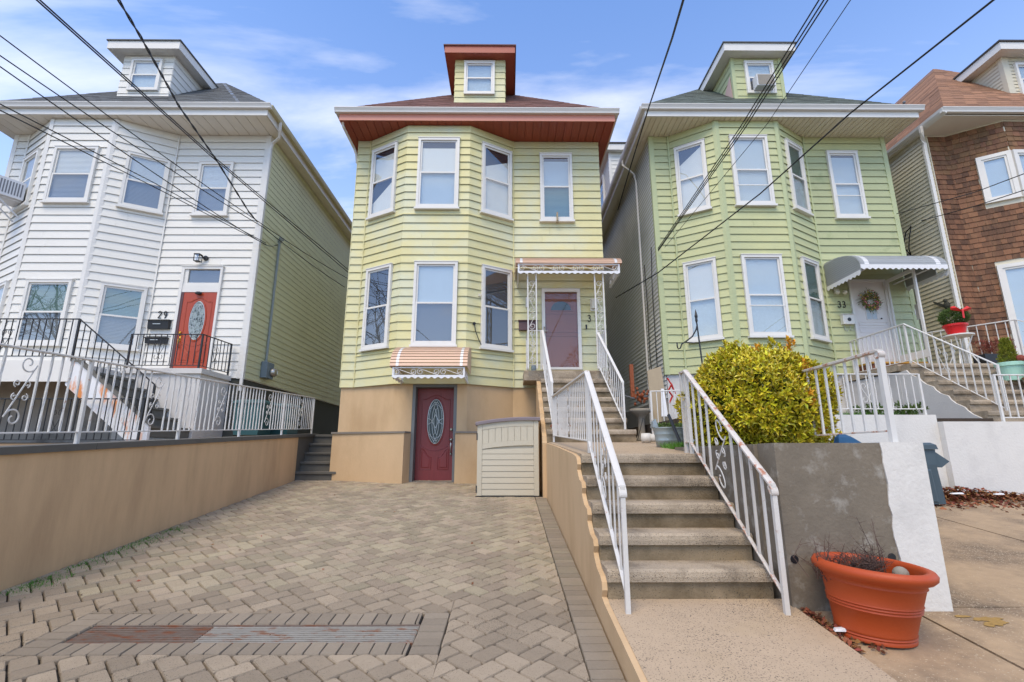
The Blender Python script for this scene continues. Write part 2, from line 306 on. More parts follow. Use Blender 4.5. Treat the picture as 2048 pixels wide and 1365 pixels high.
class Facet:
    """a vertical wall face from p0 to p1 (left to right seen from outside); u along it, n outwards"""
    def __init__(s, p0, p1):
        s.p0 = Vector((p0[0],p0[1],0)); d = Vector((p1[0]-p0[0],p1[1]-p0[1],0)); s.L = d.length; s.t = d/s.L; s.n = Vector((s.t.y,-s.t.x,0))
    def P(s, u, n, z): q = s.p0+s.t*u+s.n*n; return (q.x,q.y,z)
    def box(s, mb, u0, u1, n0, n1, z0, z1, top=None):
        t = n1 if top is None else top
        return mb.hexa([s.P(u0,n1,z0),s.P(u1,n1,z0),s.P(u1,n0,z0),s.P(u0,n0,z0),s.P(u0,t,z1),s.P(u1,t,z1),s.P(u1,n0,z1),s.P(u0,n0,z1)])
def siding(f, wall, z0, z1, course, m, holes=(), name="siding_board", d0=0.004, d1=0.021, ext=(0,0), mat_at=None, cut=None):
    """lapped boards, one object each; holes = (u0,u1,z0,z1) openings; cut(z)-> (ua,ub) trims a sloped wall"""
    n = max(1, round((z1-z0)/course)); h = (z1-z0)/n
    for i in range(n):
        za, zb = z0+i*h, z0+(i+1)*h
        ua, ub = -ext[0], f.L+ext[1]
        if cut:
            c = cut(za)
            if c is None: continue
            ua, ub = c
            if ub-ua < 0.03: continue
        hs = [q for q in holes if q[2] < zb-1e-4 and q[3] > za+1e-4]
        zs = sorted({za, zb, *[min(max(q[2],za),zb) for q in hs], *[min(max(q[3],za),zb) for q in hs]})
        full = any(q[2] <= za+1e-4 and q[3] >= zb-1e-4 for q in hs); pieces = []
        for a, b in zip(zs[:-1], zs[1:]):
            if b-a < 0.004: continue
            seg = [(ua,ub)]
            for q in hs:
                if q[2] < b-1e-4 and q[3] > a+1e-4:
                    ns = []
                    for x, y in seg:
                        if q[1] <= x or q[0] >= y: ns.append((x,y)); continue
                        if q[0] > x+0.004: ns.append((x,q[0]))
                        if q[1] < y-0.004: ns.append((q[1],y))
                    seg = ns
            pieces += [(x,y,a,b) for x, y in seg]
        groups = [[p] for p in pieces] if (full and len(zs) == 2) else [pieces]
        for g in groups:
            if not g: continue
            if len(g) == 1 and g[0][1]-g[0][0] > 1.3 and random.random() < 0.30:
                x, y, a, b = g[0]; c = x+(y-x)*random.uniform(0.25, 0.75); more = [[(x, c-0.0015, a, b)], [(c+0.0015, y, a, b)]]
            else: more = [g]
            for g in more:
              mb = MB()
              for x, y, a, b in g:
                  fa = d1+(d0-d1)*(a-za)/h; fb = d1+(d0-d1)*(b-za)/h
                  mb.add([f.P(x,fa,a),f.P(y,fa,a),f.P(y,.0005,a),f.P(x,.0005,a),f.P(x,fb,b-.0015),f.P(y,fb,b-.0015),f.P(y,.0005,b-.0015),f.P(x,.0005,b-.0015),f.P(x,fa-.004,a+.001),f.P(y,fa-.004,a+.001)],
                      [(0,1,5,4),(4,5,6,7),(1,2,6,5),(3,0,4,7),(0,8,9,1)])   # hollow metal board, open below
              mm = mat_at((g[0][0]+g[0][1])/2, za) if mat_at else m
              mb.build(name, mm, wall, recalc=False)
def window(f, house, u0, u1, z0, z1, up="curtain", lo="curtain", m="whitetrim", split=0.5, lift=0.0, cw=0.06, sill=True, shade=1.0, storm=None, name="window", label=None):
    """double-hung window: casing (the part) with sashes, panes, sill and blinds as its pieces"""
    D = 0.078; mb = MB()
    f.box(mb,u0,u0+cw,0.0007,D,z0,z1); f.box(mb,u1-cw,u1,0.0007,D,z0,z1); f.box(mb,u0+cw,u1-cw,0.0007,D,z1-cw,z1); f.box(mb,u0+cw,u1-cw,0.0007,D,z0,z0+cw*0.8)
    f.box(mb,u0-0.012,u1+0.012,0.0007,D+0.012,z1+0.0005,z1+0.018)
    w = mb.build(name, m, house)
    if label: w["label"] = label
    if sill: f.box(MB(),u0-0.03,u1+0.03,0.001,D+0.03,z0-0.05,z0-0.0005).build("sill", m, w)
    a, b = u0+cw+0.002, u1-cw-0.002; zb, zt = z0+cw*0.8+0.002, z1-cw-0.002; zm = zb+(zt-zb)*split; s = 0.038
    def sash(za, zc, n0, n1, gl=GL):
        q = MB(); f.box(q,a,a+s,n0,n1,za,zc); f.box(q,b-s,b,n0,n1,za,zc); f.box(q,a+s,b-s,n0,n1,za,za+s); f.box(q,a+s,b-s,n0,n1,zc-s,zc); q.build("sash", m, w)
        f.box(MB(),a+s,b-s,n0+0.008,n0+0.012,za+s,zc-s).build("pane", gl, w)
    sash(zm-0.018, zt, 0.024, 0.046); sash(zb, zm+0.018, 0.048, 0.068)
    if storm is not None:
        q = MB(); f.box(q,a,b,0.069,0.076,zb+(zt-zb)*storm-0.012,zb+(zt-zb)*storm+0.012); q.build("storm_bar", m, w)
    def back(mat_, za, zc):
        if mat_ in ("blind","greenshade","blind_dk"):
            q = MB(); k = max(3,int((zc-za)/0.032)); hh = (zc-za)/k
            for i in range(k): f.box(q,a+0.01,b-0.01,0.004,0.016,za+i*hh+0.001,za+(i+1)*hh-0.003,top=0.006)
            f.box(q,a,b,0.0012,0.003,za,zc); q.build("blind", mat_, w)
        elif mat_ == "slant":
            k = 0.35+random.random()*0.2
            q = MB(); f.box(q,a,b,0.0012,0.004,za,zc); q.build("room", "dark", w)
            q = MB(); q.add([f.P(a,0.006,za),f.P(b,0.006,za),f.P(b,0.006,zc-0.03),f.P(a,0.006,za+(zc-za)*k)],[(0,1,2,3)]); q.build("curtain","curtain",w,recalc=False)  # slanted cut over the dark panel shapes the diagonal shadow on the curtain
        else:
            q = MB(); f.box(q,a,b,0.0012,0.006,za,zc)
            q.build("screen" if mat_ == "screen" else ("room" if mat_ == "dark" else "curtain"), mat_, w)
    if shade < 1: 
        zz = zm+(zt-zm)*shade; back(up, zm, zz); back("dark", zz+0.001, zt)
    else: back(up, zm, zt)
    back(lo, zb, zm-0.001)
    return w
# ---------------------------------------------------------------- ground
def gz(y): return -0.016+0.0857*y            # paved driveway
def cz(y): return 0.06+0.11*y                # neighbouring concrete
def sz(y): return 0.085+0.11*y               # front walk slab
def yz(y): return 1.20+0.052*y               # yard left of the retaining wall
tag(MB().box(-150,150,-150,150,-0.9,-0.6).build("ground","asphalt"), kind="structure")
tag(MB().box(-60,60,-14,-1.05,-0.55,-0.22).build("road","asphalt"), kind="structure")
tag(MB().hexa([(-16,3,0),(-4.35,3,0),(-4.75,12.3,0),(-16,12.3,0),(-16,3,yz(3)),(-4.35,3,yz(3)),(-4.75,12.3,yz(12)),(-16,12.3,yz(12))]).build("side_yard","pave_conc"), kind="structure")
tag(MB().box(-6.2,-3.7,12.25,30,0.5,1.96).build("alley_path","pave_conc"), kind="structure")

def hip_roof(name, house, x0, x1, y0, y1, z, slope, m, top=None):
    """hipped roof of shingle courses: stepped strips so that each course has an edge"""
    mb = MB(); h = min((x1-x0)/2,(y1-y0)/2)*0.98; n = 26; st = h/n
    for i in range(n):
        a, b = i*st, (i+1)*st+0.02; za, zb = z+slope*a+0.012, z+slope*b+0.004
        A = [(x0+a,y0+a,za),(x1-a,y0+a,za),(x1-a,y1-a,za),(x0+a,y1-a,za)]; B = [(x0+b,y0+b,zb),(x1-b,y0+b,zb),(x1-b,y1-b,zb),(x0+b,y1-b,zb)]
        for j in range(4):
            k = (j+1)%4; q0, q1, q2, q3 = A[j], A[k], B[k], B[j]; L = math.dist(q0[:2],q1[:2]); m_ = max(1,min(40,int(L/0.3))) if (j==0 or i<14) else 1
            for s in range(m_):
                t0, t1 = s/m_, (s+1)/m_; dz = random.uniform(0,0.008)
                lp = lambda p,q,t: (p[0]+(q[0]-p[0])*t,p[1]+(q[1]-p[1])*t,p[2]+(q[2]-p[2])*t+dz)
                mb.add([lp(q0,q1,t0),lp(q0,q1,t1),lp(q3,q2,t1),lp(q3,q2,t0)],[(0,1,2,3)])
    mb.add([(x0,y0,z),(x1,y0,z),(x1,y1,z),(x0,y1,z)],[(0,3,2,1)])
    r = mb.build(name, m, house)
    return r
def k_gutter(mb, a, b, y, z, h=0.115, d=0.12):   # front gutter with a moulded face, along x from a to b, front lip at y
    mb.extr([(y+d,z),(y+d*0.35,z),(y+d*0.28,z+h*.35),(y+0.012,z+h*.7),(y,z+h*.86),(y,z+h),(y+0.012,z+h),(y+0.014,z+h*.88),(y+d,z+h*.8)],'x',a,b)
def eaves(house, x0, x1, yf, yw, yb, zs, soff, fas, gut, pw, wx0, wx1, fh=0.16, sidegut=None, panels=True):
    """boxed eave: soffit panels, fascia boards, gutters"""
    sb = MB(); sb.box(x0+.02,x1-.02,yf+.14,yw+.5,zs+.006,zs+.03); sb.box(x0+.02,wx0+.02,yw+.5,yb,zs+.006,zs+.03); sb.box(wx1-.02,x1-.02,yw+.5,yb,zs+.006,zs+.03)
    s = sb.build("soffit", soff, house)
    if panels:
        n = int((x1-x0-.06)/pw); w = (x1-x0-.06)/n
        for i in range(n):
            MB().box(x0+.03+i*w+.008,x0+.03+(i+1)*w-.008,yf+.145,yw+.3,zs-.012,zs+.0055).build("soffit_panel", soff, s)
    fb = MB(); fb.box(x0,x1,yf+.12,yf+.138,zs-.012,zs+fh); fb.build("fascia_board", fas, house)
    for xa in (x0, x1-.018): MB().box(xa,xa+.018,yf+.14,yb,zs-.012,zs+fh).build("fascia_board", fas, house)
    g = MB(); k_gutter(g,x0-.10,x1+.10,yf,zs+fh-.005); g.build("gutter", gut, house)
    for sx, xa in ((-1,x0),(1,x1)):
        q = MB(); q.extr([(xa,zs+fh),(xa+sx*.09,zs+fh),(xa+sx*.11,zs+fh+.05),(xa+sx*.12,zs+fh+.115),(xa+sx*.10,zs+fh+.115),(xa,zs+fh+.09)],'y',yf+.10,yb); q.build("gutter", sidegut or gut, house)
    return s
def dormer(house, x0, x1, yw, zb, zt, yb, side, trim, roofm, wf, holes_win, over=0.24, course=0.19, corner=None, board_cheek=None, frz=0.2):
    """box dormer with level eaves; returns its window"""
    d = MB(); d.box(x0,x1,yw,yb,zb-1.0,zt); core = d.build("dormer", side, house)
    f = Facet((x0,yw),(x1,yw)); siding(f, core, zb-.25, zt, course, side, holes=[holes_win], d1=.018)
    for fl in (Facet((x0,yb),(x0,yw)), Facet((x1,yw),(x1,yb))): siding(fl, core, zb-.25, zt, course, side, d1=.018)
    if corner:
        for xa in (x0-.022, x1-.07): MB().box(xa,xa+.092,yw-.026,yw+.06,zb-.3,zt-.001).build("corner_board", corner, core)
    o = over; t = MB(); t.box(x0-o,x1+o,yw-o,yb+.3,zt+.003,zt+.02); t.box(x0-o-.001,x1+o+.001,yw-o-.02,yw-o,zt-.01,zt+frz)
    t.box(x0-o-.02,x0-o,yw-o-.02,yb+.3,zt-.01,zt+frz); t.box(x1+o,x1+o+.02,yw-o-.02,yb+.3,zt-.01,zt+frz); t.build("dormer_eave", trim, core)
    r = MB(); A = [(x0-o-.05,yw-o-.05,zt+frz),(x1+o+.05,yw-o-.05,zt+frz),(x1+o+.05,yb+.3,zt+frz),(x0-o-.05,yb+.3,zt+frz)]; cxm = (x0+x1)/2
    r.add(A+[(p[0],p[1],p[2]+.035) for p in A]+[(cxm,yw+.55,zt+frz+.42),(cxm,yb+.3,zt+frz+.42)],[(3,2,1,0),(0,1,5,4),(1,2,6,5),(3,0,4,7),(4,5,8),(5,6,9,8),(6,7,9),(7,4,8,9),(2,3,7,6)])
    r.build("dormer_roof", roofm, core)
    return f, core
def pipe(mb, pts, w=0.036, d=0.028): return mb.tube(pts, w, 4, d/w)
def prism(poly, z0, z1): return MB().extr(poly,'z',z0,z1)

# ================================================================ the yellow house (middle)
ym = thing("yellow_house","pale yellow clapboard house with red soffit, bay windows and maroon basement door","house",(-.78,11.3,.93))
A,B,C_,D_,E_,F_ = (-3.86,11.3),(-3.555,11.3),(-2.475,10.67),(-.948,10.67),(.118,11.3),(2.311,11.3)
wallp = prism([A,B,C_,D_,E_,F_,(2.311,25),(-3.86,25)],2.985,9.385).build("wall","yellow",ym)
fs = [Facet(A,B),Facet(B,C_),Facet(C_,D_),Facet(D_,E_),Facet(E_,F_)]
hol = {1:[(.14,.97,7.15,9.0),(.22,1.02,3.84,5.79)],2:[(.28,1.28,7.15,9.0),(.32,1.31,3.84,5.79)],3:[(.31,1.15,7.15,9.0),(.35,1.15,3.84,5.79)],4:[(.67,1.49,7.15,9.0),(.67,1.59,3.38,5.37)]}
for i, f in enumerate(fs):
    siding(f, wallp, 2.985, 9.38, .2, "yellow", [(q[0]-.003,q[1]+.003,q[2]-.05,q[3]+.02) for q in hol.get(i,[])], d1=.027, ext=((.0,-.004),(-.004,.008),(.008,.008),(.008,-.004),(-.004,.0))[i])
MB().box(-3.88,-3.862,11.28,24.9,2.985,9.38).build("wall_side","yellow",ym)
for p in (B,E_): MB().box(p[0]-.012,p[0]+.012,p[1]-.042,p[1]-.029,2.99,9.37).build("corner_bead","yel_trim",wallp)
# belt flashing under the upper and lower windows
for za in (6.995,3.70):
    for f, e0, e1 in ((fs[1],.0,.01),(fs[2],.01,.01),(fs[3],.01,.0)):
        f.box(MB(),-e0,f.L+e1,.0215,.034,za,za+.03,top=.026).build("belt_strip","yel_trim",wallp)
h = hol
window(fs[1],ym,*h[1][0],up="curtain",lo="slant",shade=.80); window(fs[2],ym,*h[2][0],up="curtain",lo="bluegray",shade=.78); window(fs[3],ym,*h[3][0],up="slant",lo="curtain",shade=.78)
wn = window(fs[4],ym,*h[4][0],up="bluegray",lo="greenshade",shade=.85)
mb = MB(); fs[4].box(mb,1.06,1.10,.11,.16,7.10,7.33,top=.13); fs[4].box(mb,1.05,1.11,.08,.14,7.06,7.10); mb.build("sash_prop","board",wn)
window(fs[1],ym,*h[1][1],up="dark",lo="screen"); window(fs[2],ym,*h[2][1],up="bluegray",lo="screen"); window(fs[3],ym,*h[3][1],up="dark",lo="dark")  # centre window's blue-grey upper panel paints the sky reflection over a dark room
# roof, eaves, dormer
eaves(ym,-4.12,2.58,10.36,11.3,25.2,9.40,"red_soffit","red_fascia","gutter",.19,-3.86,2.311,fh=.165)
hip_roof("roof",ym,-4.2,2.66,10.44,25.3,9.655,.99,"roof_red")
fd, core = dormer(ym,-1.47,-.11,11.5,10.72,12.06,14.3,"yellow","red_trim","roof_red",None,(.25,1.08,10.93,11.97),over=.25,course=.20,frz=.20)
window(fd,core,.25,1.08,10.93,11.95,up="bluegray",lo="lace",sill=False,name="dormer_window")
g = MB(); pipe(g,[(-4.06,10.5,9.5),(-4.06,10.62,9.32),(-3.96,11.2,9.12),(-3.92,11.30,9.0),(-3.92,11.4,8.8)],.034); g.build("downspout","gutter",ym)
# basement: stucco wall behind the plinth, ledges, recessed door
BW = [(-3.85,11.32),(-3.55,11.32),(-2.50,10.74),(-2.09,10.735),(-2.09,11.05),(-1.12,11.05),(-1.12,10.735),(-.9,10.735),(.10,11.31),(.70,11.31),(.70,12.2),(-3.85,12.2)]
prism(BW,.4,2.984).build("basement_wall","stucco",ym)
pl = prism([(-3.86,11.02),(-2.185,10.5),(-2.094,10.72),(-2.094,10.9),(-3.86,11.5)],.3,1.925).build("plinth","stucco",ym)
prism([(-3.88,10.99),(-2.165,10.475),(-2.092,10.73),(-3.88,11.4)],1.926,1.965).build("plinth_ledge","ledge",ym)
prism([(-1.115,10.52),(.66,10.52),(.66,11.2),(-1.115,10.9)],.3,1.925).build("plinth","stucco",ym)
prism([(-1.118,10.495),(.66,10.495),(.66,11.2),(-1.118,10.9)],1.926,1.965).build("plinth_ledge","ledge",ym)
fr = MB(); fr.box(-2.088,-2.022,10.74,11.04,.88,2.99); fr.box(-1.19,-1.122,10.74,11.04,.88,2.99); fr.box(-2.022,-1.19,10.74,11.04,2.925,2.99); fr.build("door_frame","frame_gray",ym)
MB().box(-2.03,-1.18,10.70,11.0,.6,.935).build("threshold","ledge",ym)

def ellipse(cx_, cz_, a, b, n=36, t0=0, t1=2*math.pi): return [(cx_+a*math.cos(t0+(t1-t0)*i/n), cz_+b*math.sin(t0+(t1-t0)*i/n)) for i in range(n+1)]
def oval_door(parent, f, u0, u1, z0, z1, n, m, gm, ornate, panels=True):
    """slab door with an oval leaded light, moulded panels; front face at n"""
    mb = MB(); f.box(mb,u0,u1,n-.045,n,z0,z1); d = mb.build("door", m, parent)
    w, hh = u1-u0, z1-z0; um = (u0+u1)/2; zc_ = z0+hh*.635; a, b = w*.215, hh*.245
    q = MB(); q.loft([[f.P(x,n+.001,z) for x, z in ellipse(um,zc_,a,b)[:-1]],[f.P(x,n+.010,z) for x, z in ellipse(um,zc_,a,b)[:-1]]]); g = q.build("oval_glass", gm, d)
    def line(mb_, pts, r=.012, nn=None, fl=.7): return mb_.tube([f.P(x,(n+.012) if nn is None else nn,z) for x, z in pts], r, 5, fl, ref=tuple(f.n))
    q = MB(); line(q, ellipse(um,zc_,a*1.13,b*1.055), .021, n+.004); q.build("oval_moulding", m, d)
    q = MB(); line(q, ellipse(um,zc_,a*.99,b*.99), .009, n+.011)
    if ornate:
        line(q, ellipse(um,zc_,a*.80,b*.86), .005)
        for s in (-1,1):
            line(q, [(um+s*(a*.78*math.cos(t)-a*.35), zc_+b*.9*math.sin(t)) for t in [R(-78+i*13) for i in range(13)]], .006)
            line(q, [(um+s*(a*.55*math.cos(t)-a*.35), zc_+b*.62*math.sin(t)) for t in [R(-80+i*16) for i in range(11)]], .006)
            for s2 in (-1,1):
                line(q, [(um+s*a*(1-t)*.98, zc_+s2*b*(.12-.5*t*t+.35*t-.28*t)) for t in [i/8 for i in range(9)]], .006)
                line(q, [(um+s*a*.0+s*a*.7*t, zc_+s2*b*(.98-.42*t)) for t in [i/5 for i in range(6)]], .005)
                line(q, [(um+s*a*.62*(1-t), zc_+s2*b*(.62+.18*t)) for t in [0,.5,1]], .005)
                line(q, [(um+s*a*.80, zc_+s2*b*.50),(um+s*a*.9,zc_+s2*b*.46)], .006)
    else:
        line(q, ellipse(um,zc_,a*.78,b*.86), .004)
        for s in (-1,1):
            line(q, [(um+s*a*.5*math.sin(math.pi*i/12), zc_-b*.75+1.5*b*i/12) for i in range(13)], .004)
            line(q, [(um+s*a*.22, zc_-b*.4),(um+s*a*.22,zc_+b*.4)], .004)
            for k in range(5):
                t = -.7+.35*k; line(q, [(um+s*a*.3,zc_+b*t),(um+s*a*.95*math.sqrt(max(0,1-t*t)),zc_+b*(t*.9+.05))], .004)
    q.build("came", "came", d)
    # arched upper panel moulding and two lower panels
    e = w*.13; q = MB(); zl = z0+hh*.375
    arch = [(u0+e,zl),(u0+e,z1-hh*.125)]+[(u0+e+(w-2*e)*i/14, z1-hh*.125+hh*.045*(math.sin(math.pi*max(0,min(1,(i/14-.16)/.68))))**1.0) for i in range(1,14)]+[(u1-e,z1-hh*.125),(u1-e,zl)]
    arch += [(u1-e-(w-2*e)*i/14, zl-hh*.055*math.sin(math.pi*i/14)) for i in range(1,15)]
    line(q, arch, .011, n+.003)
    if panels:
        for s in (-1,1):
            xo, xi = um+s*(w/2-e), um+s*w*.09
            line(q, [(xo,z0+hh*.12),(xo,z0+hh*.335)]+[(xo+(xi-xo)*i/8, z0+hh*(.335-.085*(i/8)**1.0+.018*math.sin(2*math.pi*i/8))) for i in range(1,9)]+[(xi,z0+hh*.12),(xo,z0+hh*.12)], .011, n+.003)
            mb2 = MB(); mb2.loft([[f.P(x,n+.001,z) for x, z in ((xo-s*.03,z0+hh*.135),(xi+s*.03,z0+hh*.135),(xi+s*.03,z0+hh*.235),(xo-s*.03,z0+hh*.315))],[f.P(x,n+.008,z) for x, z in ((xo-s*.045,z0+hh*.143),(xi+s*.045,z0+hh*.143),(xi+s*.045,z0+hh*.228),(xo-s*.045,z0+hh*.302))]]); mb2.build("raised_panel", m, d)
    q.build("panel_moulding", m, d)
    return d
fdoor = Facet((-2.02,10.98),(-1.19,10.98))
bd = oval_door(ym, fdoor, .002,.828, .938,2.923, 0.0, "door_red", "oval", True)
q = MB()
for zz, r in ((2.02,.035),(1.80,.03)): q.tube([(-1.25,10.98,zz),(-1.25,10.93,zz)], r, 10); 
q.tube([(-1.25,10.95,1.78),(-1.25,10.90,1.72),(-1.25,10.90,1.58),(-1.25,10.95,1.52)],.012,6); q.tube([(-1.25,10.98,1.50),(-1.25,10.94,1.50)],.022,8); q.build("handle","chrome",bd,smooth=True)
# storm door with brown inner door
fe = fs[4]; mb = MB(); u0,u1,z0,z1 = .67,1.59,3.40,5.37; n0,n1 = .0007,.07
fe.box(mb,u0,u0+.075,n0,n1,z0,z1); fe.box(mb,u1-.075,u1,n0,n1,z0,z1); fe.box(mb,u0+.075,u1-.075,n0,n1,z1-.085,z1); fe.box(mb,u0+.075,u1-.075,n0,n1,z0,z0+.055)
sd_ = mb.build("storm_door","whitetrim",ym)
fe.box(MB(),u0+.075,u1-.075,.045,.05,z0+.055,z1-.085).build("pane",GLS,sd_)
ind = fe.box(MB(),u0+.075,u1-.075,.001,.012,z0+.03,z1-.06).build("inner_door","door_brown",sd_)
q = MB()
for a,b,c,d in ((.10,.82,3.5,4.2),(.10,.82,4.3,4.75)):
    for s in ((a,c,b,c),(a,d,b,d),(a,c,a,d),(b,c,b,d)): q.tube([fe.P(u0+s[0],.016,s[1]),fe.P(u0+s[2],.016,s[3])],.009,4)
for k in range(9):
    t0, t1 = math.pi*k/9, math.pi*(k+1)/9; q.tube([fe.P(u0+.46+.27*math.cos(t0),.016,4.82+.26*math.sin(t0)),fe.P(u0+.46+.27*math.cos(t1),.016,4.82+.26*math.sin(t1))],.008,4)
q.tube([fe.P(u0+.19,.016,4.82),fe.P(u0+.73,.016,4.82)],.008,4); q.build("panel_moulding","door_brown",sd_)
fl = [(u0+.46+.24*math.cos(math.pi*k/10),4.84+.22*math.sin(math.pi*k/10)) for k in range(11)]; q = MB(); q.loft([[fe.P(x,.0125,z) for x,z in fl],[fe.P(x,.016,z) for x,z in fl]]); q.build("fanlight","oval",sd_)
q = MB()
q.tube([fe.P(u0+.05,.07,4.30),fe.P(u0+.05,.12,4.30),fe.P(u0+.12,.12,4.30)],.011,6); fe.box(q,u0+.035,u0+.065,.07,.078,4.18,4.42); q.build("handle","chrome",sd_,smooth=True)

# wall-hung things on the yellow house
def digits(txt, f, u, z, h, m, gap=.0, n=.03, label="", name="house_number", cat="house number", group=None):
    SEG = {'2':[[(.05,.75),(.12,.93),(.3,1),(.48,.93),(.55,.75),(.48,.56),(.05,.04),(.58,.04)]],
           '9':[[(.52,.70),(.45,.5),(.3,.44),(.13,.5),(.06,.7),(.13,.92),(.3,1),(.46,.92),(.53,.7),(.5,.4),(.38,.12),(.22,0)]],
           '3':[[(.06,.86),(.16,.97),(.3,1),(.47,.93),(.52,.77),(.45,.6),(.25,.54),(.46,.47),(.56,.28),(.48,.08),(.28,0),(.12,.04),(.03,.17)]],
           '1':[[(.18,.84),(.34,1),(.34,0)]]}
    q = MB()
    for ch in txt:
        for pl_ in SEG[ch]: q.tube([f.P(u+x*h*.8,n,z+y*h) for x,y in pl_], h*.075, 6, .6, ref=tuple(f.n))
        u += h*.62+gap
    return tag(q.build(name, m), label, cat, group)
digits("3",fe,1.755,4.56,.155,"black",label="black number 3 on the yellow siding beside the storm door")
digits("1",fe,1.905,4.56,.155,"black",label="black number 1 on the yellow siding, near the porch column")
mbx = thing("mailbox","dark brown wall mailbox behind the scrolled porch column","mailbox",(fe.P(.34,.0,4.3)))
fe.box(MB(),.12,.56,.022,.12,4.33,4.55,top=.10).build("box","mail_brown",mbx); fe.box(MB(),.11,.57,.022,.135,4.551,4.575,top=.11).build("lid","mail_brown",mbx)
lw = thing("wall_light","white box wall lamp on yellow siding right of storm door","lamp",fe.P(1.9,.03,5.0))
fe.box(MB(),1.83,2.0,.022,.05,4.82,5.12).build("backplate","whitetrim",lw); mb = MB(); mb.hexa([fe.P(1.855,.13,4.86),fe.P(1.975,.13,4.86),fe.P(1.975,.05,4.86),fe.P(1.855,.05,4.86),fe.P(1.845,.15,5.09),fe.P(1.985,.15,5.09),fe.P(1.985,.05,5.09),fe.P(1.845,.05,5.09)]); mb.build("shade","lampw",lw)
tag(fe.box(MB(),1.70,1.735,.02,.04,4.37,4.48).build("doorbell","black"),"small black doorbell on yellow siding under the number 3","doorbell")
q = MB(); f3 = fs[3]; q.tube([f3.P(.18,.02,4.36),f3.P(.18,.05,4.36)],.035,10); q.tube([f3.P(.18,.05,4.35),f3.P(.2,.06,4.2),f3.P(.27,.07,4.02),f3.P(.36,.06,3.87)],.010,5); tag(q.build("cable_entry","wire"),"black cable with round cap running to the lower right bay window sill","cable")
tag(f3.box(MB(),.27,.33,.022,.05,5.02,5.08).build("sensor","lampw"),"tiny cream sensor on the yellow bay beside the lower right window","sensor")
mb = MB(); fe.box(mb,.29,.36,.022,.06,4.9,5.15); tag(mb.build("intercom_box","whitetrim"),"narrow white box on yellow siding behind the porch column","box")

